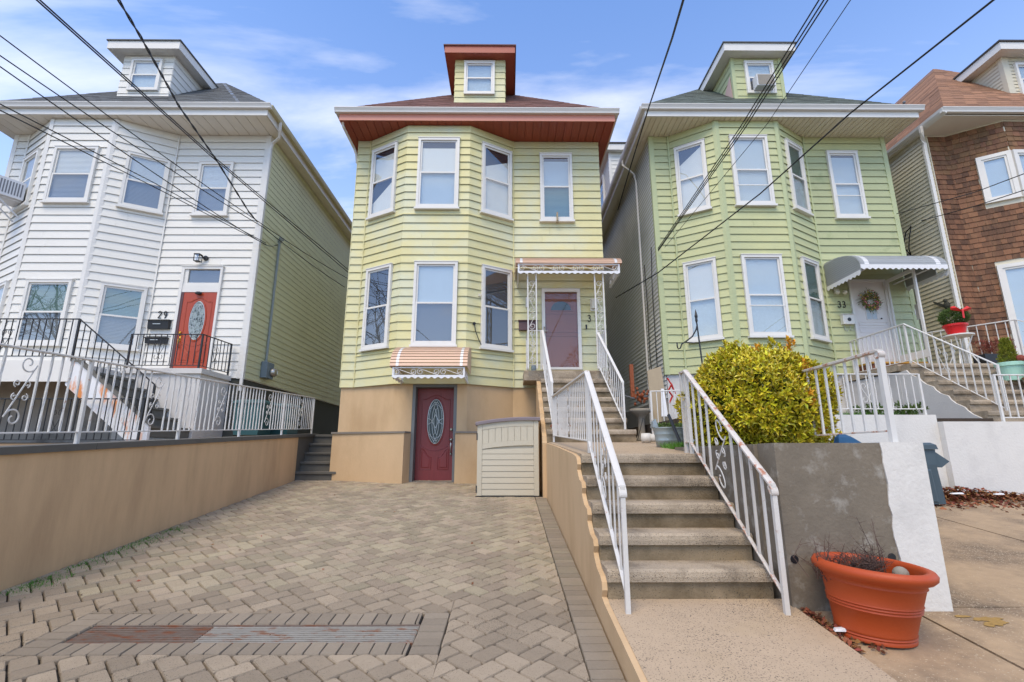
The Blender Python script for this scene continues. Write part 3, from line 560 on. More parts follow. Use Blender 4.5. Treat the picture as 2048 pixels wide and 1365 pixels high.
# ================================================================ awnings
def spiral(c, r0, r1, a0, turns, n=22): return [(c[0]+(r0+(r1-r0)*i/n)*math.cos(a0+turns*2*math.pi*i/n), c[1]+(r0+(r1-r0)*i/n)*math.sin(a0+turns*2*math.pi*i/n)) for i in range(n+1)]
def s_scroll(L, H, turn=1.25):
    """a lying S of length L and height H in (u,v), from the lower left"""
    r = H/2*.94; a = spiral((r,H/2), r*.25, r, R(200), -turn, 20); b = [(L-p[0],H-p[1]) for p in reversed(a)]
    return a, b
def awning(name, label, xa, xb, yf, yb, zf, zt, zv, m, stripe, sval=True, n=12, sides_scroll=True, hip=0.0, scrolls=5, group=None):
    t = thing(name, label, "awning", ((xa+xb)/2, yb, zv), group)
    prof = []
    for i in range(n+1):
        a = i/n*math.pi/2; prof.append((yf+(yb-yf)*(1-math.cos(a))*.98+.0, zf+(zt-zf)*math.sin(a)))
    prof[-1] = (yb, zt)
    P2 = []
    for i in range(n):  # one pan per step, each with a raised lip
        (y0_,z0_),(y1_,z1_) = prof[i], prof[i+1]; y0_, z0_ = y0_+(y1_-y0_)*.16, z0_+(z1_-z0_)*.16; nx, nz = -(z1_-z0_), (y1_-y0_); l_ = math.hypot(nx,nz); nx/=l_; nz/=l_; o = .011
        P2.append([(y0_,z0_),(y1_,z1_),(y1_+nx*o*.2,z1_+nz*o*.2),(y0_+(y1_-y0_)*.25+nx*o,z0_+(z1_-z0_)*.25+nz*o),(y0_+nx*o,z0_+nz*o)])
    for i, pl_ in enumerate(P2):
        q = MB(); k = hip*(prof[i][0]-yf)/(yb-yf)
        q.extr(pl_,'x',xa,xb); q.build("awning_slat", m, t)
        for xs in stripe:
            q = MB(); q.extr([(p[0],p[1]) for p in [( (pl_[4][0]+(pl_[3][0]-pl_[4][0])*0)-.004, pl_[4][1]+.001),(pl_[2][0]-.003,pl_[2][1]+.004),(pl_[2][0]+.001,pl_[2][1]-.003),(pl_[4][0]+.003,pl_[4][1]-.006)]],'x',xs,xs+.055); q.build("awning_stripe","awn_white",t)
    # frame with scrollwork and a scalloped valance
    fz0, fz1 = zv+.055, zf-.005
    fm = MB(); fm.box(xa+.05,xb-.05,yf+.03,yf+.05,fz0-.03,fz0); fm.box(xa+.05,xb-.05,yf+.03,yf+.05,fz1-.02,fz1)
    for xx in (xa+.05, xb-.085): fm.box(xx,xx+.035,yf+.028,yf+.052,fz0,fz1); fm.box(xx,xx+.03,yf+.055,yb-.003,fz0-.03,fz0); fm.box(xx,xx+.03,yf+.055,yb-.003,fz1-.02,fz1)
    fm.build("frame","awn_white",t)
    sc = MB(); k = 64; top = [(xa+.05+(xb-xa-.10)*i/k, zv+.055) for i in range(k+1)]; wav = [(xa+.05+(xb-xa-.10)*i/k, zv+.016*math.cos(2*math.pi*i/k*round((xb-xa)/.135))) for i in range(k+1)]
    sc.loft([[(p[0],yf+.026,p[1]) for p in top],[(p[0],yf+.026,p[1]) for p in wav],[(p[0],yf+.018,p[1]) for p in wav],[(p[0],yf+.018,p[1]) for p in top]],cap=False,closed=False); sc.build("valance","awn_white",t)
    if sval:
        for xx in (xa+.05,xb-.058):
            q = MB(); kk = 24; q.loft([[(xx,yf+.05+(yb-yf-.06)*i/kk,zv+.055) for i in range(kk+1)],[(xx,yf+.05+(yb-yf-.06)*i/kk,zv+.016*math.cos(2*math.pi*i/kk*4)) for i in range(kk+1)],[(xx+.008,yf+.05+(yb-yf-.06)*i/kk,zv+.016*math.cos(2*math.pi*i/kk*4)) for i in range(kk+1)],[(xx+.008,yf+.05+(yb-yf-.06)*i/kk,zv+.055) for i in range(kk+1)]],cap=False,closed=False); q.build("valance","awn_white",t)
    L = (xb-xa-.16)/scrolls; H = fz1-fz0-.02
    for i in range(scrolls):
        a, b = s_scroll(L*.97,H); u0_ = xa+.08+i*L
        q = MB(); q.tube([(u0_+p[0],yf+.04,fz0+p[1]) for p in a+b], .0065, 5, 1.6, ref=(0,1,0)); q.build("scroll","awn_white",t)
    for xx in (xa+.065,xb-.07):
        q = MB(); L2 = (yb-yf-.1)/2
        for i in range(2):
            a, b = s_scroll(L2*.97,H); q.tube([(xx,yf+.07+i*L2+p[0],fz0+p[1]) for p in a+b], .0065, 5, 1.6, ref=(1,0,0))
        q.build("scroll","awn_white",t)
    # closed ends of the pan roof
    for xx in (xa+.001, xb-.005):
        q = MB(); q.extr([(p[0]+.004,p[1]-.006) for p in prof]+[(yb,zf+.0)],'x',xx,xx+.004); q.build("end_panel", m, t)
    return t
awning("awning","peach corrugated awning with white scrollwork above the maroon basement door",-2.36,-.82,9.66,10.645,3.19,3.74,2.97,"awn_pink",(-2.24,-.97),scrolls=3)
pa = awning("awning","wide peach porch awning on scrolled columns over the storm door",.15,2.50,10.2,11.27,5.60,5.92,5.37,"awn_pink",(.25,2.34),scrolls=5)
# scrolled columns carrying the porch awning
def column(x0, x1, y, z0, z1, label):
    t = thing("porch_column", label, "column", ((x0+x1)/2,y,z0), "scrolled porch columns")
    for x in (x0,x1): MB().box(x-.014,x+.014,y-.014,y+.014,z0,z1).build("post","rail_w",t)
    n = 5; L = (z1-z0-.3)/n
    for i in range(n):
        a, b = s_scroll(L*.98,x1-x0-.03); q = MB(); q.tube([(x0+.015+(p[1] if i%2 else (x1-x0-.03)-p[1]),y,z0+.12+i*L+p[0]) for p in a+b], .0065, 5, 1.6, ref=(0,1,0)); q.build("scroll","rail_w",t)
    return t
column(.42,.605,10.32,3.262,5.42,"white scrolled iron column between mailbox and storm door")
column(1.90,2.085,10.32,3.262,5.42,"white scrolled iron column on the alley side of the porch")
# ================================================================ the white house (left)
wh = thing("white_house","white clapboard house with bay windows, grey roof dormer and orange-red oval-glass door","house",(-9.4,11.3,1.9))
A,B,C_,D_,E_,F_ = (-12.69,11.3),(-12.315,11.3),(-11.213,10.67),(-9.627,10.67),(-8.482,11.3),(-6.156,11.3)
wallw = prism([A,B,C_,D_,E_,F_,(-6.156,27),(-12.69,27)],3.2,9.525).build("wall","white",wh)
fw = [Facet(A,B),Facet(B,C_),Facet(C_,D_),Facet(D_,E_),Facet(E_,F_)]
hw = {1:[(.18,1.08,7.28,8.72),(.18,1.08,3.85,5.33)],2:[(.29,1.33,7.28,8.72),(.35,1.37,3.85,5.33)],3:[(.33,1.2,7.28,8.72),(.32,1.18,3.85,5.33)],4:[(.64,1.5,7.28,8.72),(.62,1.6,3.2,5.9)]}
for i, f in enumerate(fw):
    siding(f, wallw, 3.2, 9.52, .196, "white", [(q[0]-.003,q[1]+.003,q[2]-.05,q[3]+.02) for q in hw.get(i,[])], d1=.026)
fsd = Facet((-6.156,11.3),(-6.156,26)); siding(fsd, wallw, 3.216, 9.52, .155, "olive", d1=.016, name="side_board")
for q in ((-11.213,10.67),(-9.627,10.67)):
    sgn = -1 if q[0] < -10 else 1
    prism([(q[0]-.085 if sgn>0 else q[0]-.06,q[1]-.026 if sgn>0 else q[1]+.01),(q[0]+.002*sgn,q[1]-.03),(q[0]+(.06 if sgn>0 else .085),q[1]+(.01 if sgn>0 else -.026)),(q[0],q[1]+.05)],3.19,9.515).build("corner_board","whitetrim",wallw)
MB().box(-6.26,-6.13,11.272,11.40,3.19,9.515).build("corner_board","whitetrim",wallw)
MB().box(-12.71,-12.60,11.272,11.40,3.19,9.515).build("corner_board","whitetrim",wallw)
for p in (B,E_): MB().box(p[0]-.018,p[0]+.018,p[1]-.045,p[1]-.028,3.2,9.51).build("corner_bead","whitetrim",wallw)
prism([(-12.69,11.32),(-12.3,11.32),(-11.2,10.72),(-9.63,10.72),(-8.49,11.31),(-6.18,11.31),(-6.18,27),(-12.69,27)],.5,3.199).build("foundation","found_dk",wh)
window(fw[1],wh,*hw[1][0],up="blind",lo="blind"); window(fw[2],wh,*hw[2][0],up="blind",lo="blind_dk"); window(fw[3],wh,*hw[3][0],up="blind",lo="blind_dk"); window(fw[4],wh,*hw[4][0],up="blind",lo="blind_dk")
window(fw[1],wh,*hw[1][1],up="blind",lo="screen"); window(fw[2],wh,*hw[2][1],up="greenshade",lo="blind_dk"); window(fw[3],wh,*hw[3][1],up="greenshade",lo="blind_dk")
eaves(wh,-12.98,-5.88,10.38,11.3,27.2,9.54,"cream","whitetrim","gutter",.26,-12.69,-6.156,fh=.15,sidegut="gutter_o")
hip_roof("roof",wh,-13.05,-5.80,10.46,27.3,9.79,1.02,"roof_gray")
fd, core = dormer(wh,-10.52,-9.15,11.5,10.78,12.13,14.6,"white","whitetrim","roof_gray",None,(.27,1.10,11.0,11.98),over=.26,frz=.22)
window(fd,core,.27,1.10,11.0,11.98,up="curtain",lo="lace",sill=False,name="dormer_window")
g = MB(); pipe(g,[(-5.80,11.0,9.70),(-5.80,11.02,9.50),(-5.86,11.14,9.36),(-6.05,11.22,9.24),(-6.10,11.22,9.05),(-6.10,11.22,6.2)],.042); g.build("downspout","gutter",wh)
g = MB(); pipe(g,[(-6.10,11.22,6.2),(-6.10,11.22,2.9)],.045); g.build("downspout","gutter",wh)
# front door, transom
f = fw[4]; u0,u1 = .62,1.6; mb = MB()
for a,b in ((u0,u0+.07),(u1-.05,u1)): f.box(mb,a,b,.0007,.075,3.3,5.9)
f.box(mb,u0+.07,u1-.05,.0007,.075,5.84,5.9); f.box(mb,u0+.07,u1-.05,.0007,.06,5.26,5.44); f.box(mb,u0+.07,u0+.16,.0007,.045,5.44,5.84); f.box(mb,u0+.16,u1-.05,.0007,.045,5.44,5.5); f.box(mb,u0-.01,u1+.01,.0007,.09,5.901,5.925)
dfm = mb.build("door_frame","whitetrim",wh); f.box(MB(),u0+.161,u1-.051,.012,.016,5.501,5.839).build("pane",GL,dfm); f.box(MB(),u0+.161,u1-.051,.001,.006,5.501,5.839).build("transom_back","screen",dfm)
f.box(MB(),u0+.071,u0+.13,.0007,.06,3.32,5.259).build("jamb","mail_brown",dfm)
rd = oval_door(wh, f, u0+.131, u1-.051, 3.34, 5.258, .05, "door_orange", "oval_clear", False)
q = MB(); q.tube([f.P(u0+.19,.05,4.12),f.P(u0+.19,.09,4.10),f.P(u0+.2,.10,4.0),f.P(u0+.19,.07,3.9)],.014,6); q.tube([f.P(u0+.19,.05,4.26),f.P(u0+.19,.09,4.26)],.028,8); f.box(q,u0+.165,u0+.215,.05,.058,4.05,4.2); q.build("handle","brass",rd,smooth=True)
q = MB(); q.ball(f.P(1.12,.10,5.22),(.085,.05,.04),10,5); tag(q.build("door_sensor_light","black"),"black dome light over the orange-red door","light")
digits("29",f,.20,4.62,.17,"black",gap=.025,label="black house number 29 on white siding above the mailbox")
for lab, zz, hh in (("upper black mailbox with slot, under the number 29",4.35,.22),("lower black mailbox on white siding, behind the landing railing",4.0,.15)):
    t = thing("mailbox",lab,"mailbox",f.P(.28,.02,zz),"black mailboxes on the white house")
    f.box(MB(),.05,.53,.0215,.10,zz,zz+hh-.03,top=.12).build("box","black",t); f.box(MB(),.04,.54,.0215,.14,zz+hh-.029,zz+hh,top=.11).build("lid","black",t); f.box(MB(),.18,.36,.125,.129,zz+hh*.45,zz+hh*.45+.018).build("nameplate","chrome",t)
t = thing("wall_lantern","small black wall lantern above the white house's transom","lamp",f.P(1.05,.05,6.1))
q = MB(); q.tube([f.P(1.13,.02,6.13),f.P(1.13,.06,6.13)],.06,10); q.tube([f.P(1.13,.05,6.13),f.P(1.05,.16,6.16)],.012,6); q.build("bracket","black",t)
q = MB(); c = f.P(1.03,.17,6.02)
for dx in (-.06,.06):
    for dy in (-.06,.06): q.box(c[0]+dx-.006,c[0]+dx+.006,c[1]+dy-.006,c[1]+dy+.006,6.0,6.16)
q.box(c[0]-.07,c[0]+.07,c[1]-.07,c[1]+.07,6.16,6.175); q.box(c[0]-.066,c[0]+.066,c[1]-.066,c[1]+.066,5.99,6.0); q.build("cage","black",t); MB().box(c[0]-.05,c[0]+.05,c[1]-.05,c[1]+.05,6.001,6.159).build("glass",GL,t)
# air conditioner hanging out of the bay's left window
t = thing("window_air_conditioner","white air conditioner sticking out of the white house's upper side bay window","air conditioner",fw[1].P(.6,.3,7.4),"window air conditioners")
f = fw[1]; f.box(MB(),.32,.94,.09,.62,7.36,7.80).build("case","acw",t)
q = MB()
for i in range(9): f.box(q,.94,.944,.14+i*.052,.165+i*.052,7.42,7.74)
for i in range(2): f.box(q,.35+i*.3,.61+i*.3,.62,.624,7.41,7.75)
q.build("grille","acg",t); q = MB(); f.box(q,.42,.86,.1,.55,7.33,7.355); q.tube([f.P(.45,.06,6.95),f.P(.45,.5,7.33)],.018,5); q.tube([f.P(.82,.06,6.95),f.P(.82,.5,7.33)],.018,5); q.build("bracket","acw",t)
# conduit, meter and weatherhead on the side wall
t = thing("electric_meter","grey meter box with conduit on the white house's olive side wall","meter",(-6.1,12.3,3.5))
q = MB(); q.tube([(-6.10,12.25,3.75),(-6.10,12.25,6.98)],.03,8); q.build("conduit","elec",t)
q = MB(); q.tube([(-6.10,12.25,6.98),(-6.05,12.20,7.08),(-5.98,12.14,7.02)],.05,8); q.build("weatherhead","elec",t)
MB().cbox(-6.135,-5.98,12.08,12.46,3.34,3.74,.012).build("box","meter",t)
q = MB(); q.lathe([(.11,0),(.11,.03),(.10,.10),(.06,.13)],(0,0,0),14); q2 = MB(); q2.add([(-5.98+z,12.34+x,3.5+y) for x,y,z in q.v],q.f); q2.build("meter_dial","chrome",t,smooth=True)
# porch platform with stair (flight runs sideways), plastered landing block
t = thing("side_stoop","grey-stepped stoop with white rust-streaked stringer below the black railings","steps",(-8,9.6,1.8))
MB().box(-14,-8.05,8.98,11.25,3.02,3.16).build("platform","white_plas",t); MB().box(-14,-8.0,8.93,8.978,2.78,3.17).build("fascia_beam","whitetrim",t)
MB().box(-8.05,-6.42,10.22,11.29,1.6,3.13).build("landing_block","white_plas",t); MB().box(-8.06,-6.38,10.17,11.29,3.131,3.24).build("landing_slab","white_plas",t)
MB().box(-14,-7.2,10.3,10.5,.9,3.01).build("under_wall","found_gr",t)
n = 6
for i in range(n):
    xs = -8.0+i*.255; zt = 3.0-i*.2
    q = MB(); q.box(xs,xs+.285,9.02,10.20,zt-.045,zt); q.box(xs+.0,xs+.25,9.05,10.2,zt-.2,zt-.046); q.build("step","dkgray",t)
q = MB(); q.extr([(-8.05,3.16),(-7.9,3.16),(-6.42,2.0),(-6.42,1.72),(-6.75,1.70),(-8.05,2.72)],'y',8.955,9.018); q.build("stringer","rustwhite",t)
q = MB(); q.extr([(-8.02,3.19),(-7.88,3.19),(-6.40,2.03),(-6.40,1.99),(-7.9,3.15),(-8.02,3.15)],'y',8.93,9.05); q.build("stringer_cap","dkgray",t)

# ================================================================ the green house (right)
gh = thing("green_house","pale green clapboard house with bay windows and grey awning over a wreathed white door","house",(6.7,11.3,2))
A,B,C_,D_,E_,F_ = (3.65,11.3),(4.113,11.3),(5.089,10.67),(6.632,10.67),(7.641,11.3),(9.748,11.3)
wallg = prism([A,B,C_,D_,E_,F_,(9.748,26),(3.65,26)],3.3,9.555).build("wall","green",gh)
fg = [Facet(A,B),Facet(B,C_),Facet(C_,D_),Facet(D_,E_),Facet(E_,F_)]
hg = {1:[(.16,.9,7.26,9.1),(.15,.89,4.06,5.98)],2:[(.3,1.22,7.26,9.1),(.27,1.2,4.06,5.98)],3:[(.22,.94,7.26,9.1),(.2,.92,4.06,5.98)],4:[(.54,1.33,7.26,9.1),(.57,1.47,3.3,5.62)]}
for i, f in enumerate(fg):
    siding(f, wallg, 3.3, 9.55, .19, "green", [(q[0]-.003,q[1]+.003,q[2]-.05,q[3]+.02) for q in hg.get(i,[])], d1=.026, mat_at=(lambda u,z: "mildew" if 6.2 < z < 8.9 else "green") if i == 4 else None)
fgs = Facet((3.65,26),(3.65,11.3)); siding(fgs, wallg, 2.75, 9.55, .105, "vinyl", d0=.002, d1=.022, name="side_board")
for q in ((5.089,10.67),(6.632,10.67)):
    sgn = -1 if q[0] < 6 else 1
    prism([(q[0]-.085 if sgn>0 else q[0]-.06,q[1]-.026 if sgn>0 else q[1]+.01),(q[0]+.002*sgn,q[1]-.03),(q[0]+(.06 if sgn>0 else .085),q[1]+(.01 if sgn>0 else -.026)),(q[0],q[1]+.05)],3.29,9.545).build("corner_board","green_trim",wallg)
MB().box(3.62,3.74,11.272,11.36,3.29,9.545).build("corner_board","green_trim",wallg); MB().box(9.66,9.775,11.272,11.36,3.29,9.545).build("corner_board","green_trim",wallg)
for p in (B,E_): MB().box(p[0]-.018,p[0]+.018,p[1]-.045,p[1]-.028,3.3,9.54).build("corner_bead","green_trim",wallg)
prism([(3.68,11.33),(4.1,11.33),(5.08,10.75),(6.63,10.75),(7.65,11.33),(9.7,11.33),(9.7,26),(3.68,26)],1.0,3.299).build("foundation","white_plas",gh)
MB().box(3.62,3.679,11.36,26,1.0,2.749).build("foundation_side","found_gr",gh)
window(fg[1],gh,*hg[1][0],up="slant",lo="curtain"); window(fg[2],gh,*hg[2][0],up="bluegray",lo="bluegray",storm=.26); window(fg[3],gh,*hg[3][0],up="greenshade",lo="lace"); window(fg[4],gh,*hg[4][0],up="bluegray",lo="bluegray",storm=.31,shade=.9)
window(fg[1],gh,*hg[1][1],up="curtain",lo="lace"); window(fg[2],gh,*hg[2][1],up="bluegray",lo="lace",storm=.36); window(fg[3],gh,*hg[3][1],up="greenshade",lo="lace")
eaves(gh,3.33,10.07,10.38,11.3,26.2,9.565,"soft_beige","whitetrim","gutter",.13,3.65,9.748,fh=.15)
hip_roof("roof",gh,3.25,10.15,10.46,26.3,9.815,1.02,"roof_green")
fd, core = dormer(gh,6.12,7.48,11.5,10.80,12.16,14.6,"green","whitetrim","roof_gray",None,(.33,1.12,11.0,12.02),over=.27,corner="green_trim",frz=.22)
window(fd,core,.33,1.12,11.0,12.0,up="lace",lo="dark",sill=False,name="dormer_window")
q = MB(); q.add([(6.097,11.66,10.9),(6.097,11.55,10.55),(6.097,12.2,11.05),(6.097,11.72,11.75)],[(0,1,2,3)]); q2 = MB(); q2.loft([[(6.085,11.54,10.6),(6.085,12.15,11.2),(6.085,11.60,11.65)],[(6.096,11.54,10.6),(6.096,12.15,11.2),(6.096,11.60,11.65)]]); q2.build("bare_panel","pink",core)
t = thing("window_air_conditioner","beige air conditioner set in the green house's dormer window","air conditioner",(6.83,11.35,11.1),"window air conditioners")
MB().box(6.615,7.105,11.22,11.44,11.07,11.42).build("case","acw",t); q = MB()
for i in range(10): q.box(6.645,7.075,11.21,11.219,11.09+i*.032,11.11+i*.032)
q.build("grille","acb",t)
# side downspout, white side dormer beyond
q = MB(); pipe(q,[(3.24,12.55,9.66),(3.24,12.55,9.50),(3.42,12.55,9.35),(3.55,12.55,9.22),(3.59,12.55,9.0),(3.59,12.55,2.2)],.032); q.build("downspout","gutter",gh)
sdm = MB().box(3.5,6,15.3,18.2,9.9,11.75).build("side_dormer","white",gh); siding(Facet((3.5,15.3),(6,15.3)),sdm,9.9,11.75,.16,"white",d1=.018); siding(Facet((3.5,18.2),(3.5,15.3)),sdm,9.9,11.75,.16,"white",[(.9,2.0,10.3,11.5)],d1=.018)
window(Facet((3.5,18.2),(3.5,15.3)),sdm,.9,2.0,10.3,11.48,up="dark",lo="dark",name="dormer_window",sill=False)
q = MB(); q.box(3.3,6,15.1,18.4,11.752,11.98); q.build("dormer_eave","whitetrim",sdm); MB().box(3.27,6,15.07,18.43,11.981,12.03).build("dormer_roof","roof_edge",sdm); MB().box(3.47,3.56,15.27,15.36,9.9,11.75).build("corner_board","whitetrim",sdm)
# door with fanned panels, frame, open storm door
f = fg[4]; u0,u1 = .57,1.47; mb = MB()
for a,b in ((u0,u0+.05),(u1-.05,u1)): f.box(mb,a,b,.0007,.06,3.5,5.62)
f.box(mb,u0+.05,u1-.05,.0007,.06,5.56,5.62); dfm = mb.build("door_frame","whitetrim",gh)
wd = f.box(MB(),u0+.051,u1-.051,.001,.03,3.52,5.559).build("door","door_white",gh); q = MB()
def rect(mb_, a, b, c, d, r=.009):
    for s in ((a,c,b,c),(a,d,b,d),(a,c,a,d),(b,c,b,d)): mb_.tube([f.P(s[0],.032,s[1]),f.P(s[2],.032,s[3])], r, 4)
for a,b,c,d in ((u0+.12,u0+.42,3.65,4.22),(u0+.48,u1-.12,3.65,4.22),(u0+.12,u1-.12,4.30,4.42),(u0+.12,u1-.12,4.48,4.56)): rect(q,a,b,c,d)
q.build("panel_moulding","door_white",wd); f.box(MB(),u0+.32,u0+.58,.031,.036,4.62,4.98).build("light","bluegray",wd); q = MB(); rect(q,u0+.32,u0+.58,4.62,4.98,.012); q.tube([f.P(u0+.45,.038,4.62),f.P(u0+.45,.038,4.98)],.005,4); q.tube([f.P(u0+.32,.038,4.8),f.P(u0+.58,.038,4.8)],.005,4); q.build("light_frame","door_white",wd)
q = MB(); q.ball(f.P(u0+.66,.05,4.64),.02,6,4); q.build("knob","black",wd)
hx = f.P(u1-.02,0,0)[0]; sdr = MB()
for a,b,c,d in ((11.2,11.14,3.55,5.58),(10.42,10.36,3.55,5.58)): sdr.box(hx-.018,hx+.018,min(a,b),max(a,b),c,d)
sdr.box(hx-.018,hx+.018,10.42,11.14,5.50,5.58); sdr.box(hx-.018,hx+.018,10.42,11.14,3.55,3.72); s_ = sdr.build("storm_door","whitetrim",gh); MB().box(hx-.004,hx+.004,10.42,11.14,3.72,5.5).build("pane",GLS,s_)
q = MB(); q.tube([(hx-.018,10.46,4.5),(hx-.07,10.46,4.5),(hx-.07,10.46,4.62)],.01,5); q.box(hx-.026,hx-.0185,10.42,10.5,4.4,4.75); q.build("handle","chrome",s_)
digits("33",f,.25,4.92,.15,"black",gap=.02,label="black house number 33 on green siding above the white mailbox")
t = thing("mailbox","white wall mailbox with black emblem under the number 33","mailbox",f.P(.39,.05,4.6)); f.box(MB(),.26,.53,.0215,.11,4.49,4.72,top=.12).build("box","white",t); f.box(MB(),.25,.54,.0215,.14,4.721,4.745,top=.10).build("lid","whitetrim",t)
q = MB(); q.tube([f.P(.41,.115,4.60),f.P(.41,.121,4.60)],.045,14); q.build("emblem","black",t)
q = MB()
for uu in (.33,.46): q.tube([f.P(uu,.03,4.49),f.P(uu,.03,4.36),f.P(uu+.02,.07,4.32),f.P(uu+.04,.09,4.38)],.007,5)
q.build("hook","chrome",t)
t = thing("floodlight","twin white floodlight heads under the grey awning's left end","lamp",f.P(.25,.1,5.3)); 
q = MB(); f.box(q,.20,.32,.0215,.05,5.26,5.38); q.build("base","lampw",t)
for uu in (.2,.38): MB().ball(f.P(uu,.15,5.26),.055,10,6).build("bulb","lampw",t,smooth=True)
# wreath on the door
t = thing("wreath","round flower wreath with dark twigs on the white door numbered 33","wreath",f.P(u0+.44,.06,5.07)); cw_ = (u0+.44,5.07)
q = MB(); qp = MB(); qy = MB()
for i in range(520):
    a = random.random()*2*math.pi; r = .165+random.gauss(0,.04); p = Vector(f.P(cw_[0]+r*math.cos(a),.06+random.random()*.07,cw_[1]+r*math.sin(a))); d = Vector((random.gauss(0,1),random.gauss(-.5,.6),random.gauss(0,1))).normalized(); w_ = d.cross(Vector((.3,.8,.2))).normalized()*.012
    mb = q if random.random() < .72 else (qp if random.random() < .6 else qy); L = .05 if mb is q else .035; k = 1 if mb is q else 1.6
    mb.add([p-w_*k,p+w_*k,p+d*L],[(0,1,2)])
for i in range(40):
    a = random.random()*2*math.pi; q.tube([f.P(cw_[0]+.13*math.cos(a),.07,cw_[1]+.13*math.sin(a)),f.P(cw_[0]+(.26+random.random()*.1)*math.cos(a+.5),.08,cw_[1]+(.26+random.random()*.1)*math.sin(a+.5))],.003,3)
tag(q.build("greenery","leaf_in",t,recalc=False),kind="stuff"); tag(qp.build("flowers","flower_p",t,recalc=False),kind="stuff"); tag(qy.build("flowers","flower_y",t,recalc=False),kind="stuff")
awning_g = thing("awning","grey corrugated awning with white bands over the wreathed white door","awning",(8.6,11.28,5.4))
def grey_awning():
    t = awning_g; xa, xb, yf, yb, zf, zt = 7.70, 9.62, 10.1, 11.27, 5.54, 6.02; n = 13
    # front slope of stepped slats narrowing upwards; hipped left end of slanting slats
    P = [(yf+(yb-yf)*(1-math.cos(i/n*math.pi/2)), zf+(zt-zf)*math.sin(i/n*math.pi/2)) for i in range(n+1)]
    for i in range(n):
        (y0_,z0_),(y1_,z1_) = P[i],P[i+1]
        def sl(a,b,m,o=0.0,nm="awning_slat"):
            q = MB(); q.extr([(y0_,z0_-.004),(y1_,z1_-.004),(y1_,z1_+.004+o),(y0_+(y1_-y0_)*.3,z0_+(z1_-z0_)*.3+.017+o),(y0_-.002,z0_+.014+o)],'x',a,b); q.build(nm,m,t)
        sl(xa+.008,xb,"awn_gray")
        for xs in (xa+.10,xb-.24): sl(xs,xs+.10,"awn_white",.0035,"awning_stripe")
    for i in range(13):   # left cheek: slats slanting along the side
        z0_, z1_ = 5.40+i*.047, 5.40+(i+1)*.047
        def yq(z):
            if z <= zf: return yf
            return yf+(yb-yf)*(1-math.sqrt(max(0,1-((z-zf)/(zt-zf))**2)))
        q = MB(); q.hexa([(xa-.014,yq(z0_),z0_),(xa+.004,yq(z0_),z0_),(xa+.004,yb,z0_),(xa-.014,yb,z0_),(xa-.002,yq(z1_),z1_),(xa+.004,yq(z1_),z1_),(xa+.004,yb,z1_),(xa-.002,yb,z1_)]); q.build("cheek_slat","awn_gray",t)
    def wave(pts, name):
        k = len(pts)-1; q = MB(); lo = [(p[0],p[1],p[2]-.10+.018*math.cos(2*math.pi*i/k*(k//6))) for i,p in enumerate(pts)]
        q.loft([pts,lo,[(p[0]+.006,p[1]+.006,p[2]) for p in lo],[(p[0]+.006,p[1]+.006,p[2]) for p in pts]],cap=False,closed=False); q.build(name,"awn_white",t)
    wave([(xa+(xb-xa)*i/90,yf-.004,zf+.01) for i in range(91)],"valance"); wave([(xa-.02,yf+(yb-yf)*i/54,5.43) for i in range(55)],"valance"); wave([(xb+.004,yf+(yb-yf)*i/54,5.43) for i in range(55)],"valance")
    MB().box(xb-.006,xb,yf+.3,yb,5.43,5.9).build("cheek_panel","awn_gray",t)
    q = MB(); q.tube([(xb-.3,yf+.02,5.5),(xb-.3,yb,5.5)],.018,4); q.tube([(xa+.2,yf+.02,5.5),(xa+.2,yb,5.5)],.018,4); q.build("frame","awn_white",t)
grey_awning()

# ================================================================ the brown shingled house (far right)
bh = thing("shingled_house","brown cedar-shingled house with beige side wall and white window frames","house",(12,11.3,2))
A,B,C_,D_,E_ = (10.79,11.3),(11.38,11.3),(12.30,10.67),(15.5,10.67),(16.6,11.3)
wallb = prism([A,B,C_,D_,E_,(16.6,26),(10.79,26)],1.0,9.62).build("wall","beige",bh)
fb_ = [Facet(A,(10.885,11.3)),Facet((10.885,11.3),B),Facet(B,C_),Facet(C_,(15.5,10.67))]
siding(fb_[0], wallb, 3.0, 9.61, .105, "beige", d0=.002, d1=.018); siding(Facet((10.79,26),(10.79,11.3)), wallb, 3.0, 9.61, .105, "beige", d0=.002, d1=.02, name="side_board")
MB().box(10.873,10.895,11.26,11.298,3,9.61).build("corner_bead","beige",wallb)
hb = {2:[(.47,1.115,7.5,8.75),(.40,1.115,3.6,5.9)],3:[(0,1.3,7.5,8.75),(0,1.3,3.6,5.9)]}
SH = []
def shingles(f, i, z0, z1, course, u0, u1):
    n = int((z1-z0)/course)
    for k in range(n):
        za = z0+k*course; zb = za+course; u = u0-random.random()*.1
        while u < u1:
            w_ = random.uniform(.10,.20); a, b = max(u,u0), min(u+w_,u1)-.004; u += w_
            if b-a < .02: continue
            for q in hb.get(i,[]):
                if q[2]-.06 < zb-.02 and q[3]+.02 > za+.02:
                    if a >= q[0]-.01 and b <= q[1]+.01: a = b; break
                    if a < q[0] < b: b = q[0]-.01
                    if a < q[1] < b: a = q[1]+.01
            if b-a < .02: continue
            SH.append((f,a,b,za-random.random()*.010,zb-.001,.018+random.random()*.008))
shingles(fb_[1],1,3.0,9.60,.137,.012,fb_[1].L); shingles(fb_[2],2,3.0,9.60,.137,0,fb_[2].L); shingles(fb_[3],3,3.0,9.60,.137,0,1.3)
SH.sort(key=lambda s: (0 if s[0] is not fb_[3] else 1, abs(s[3]-6.2))); rest = MB()
for k, (f,a,b,za,zb,d) in enumerate(SH):
    if k < 295: f.box(MB(),a,b,.0008,d,za,zb,top=.006).build("shingle","shingle",wallb)
    else: f.box(rest,a,b,.0008,d,za,zb,top=.006)
tag(rest.build("shingles","shingle",wallb),kind="stuff")
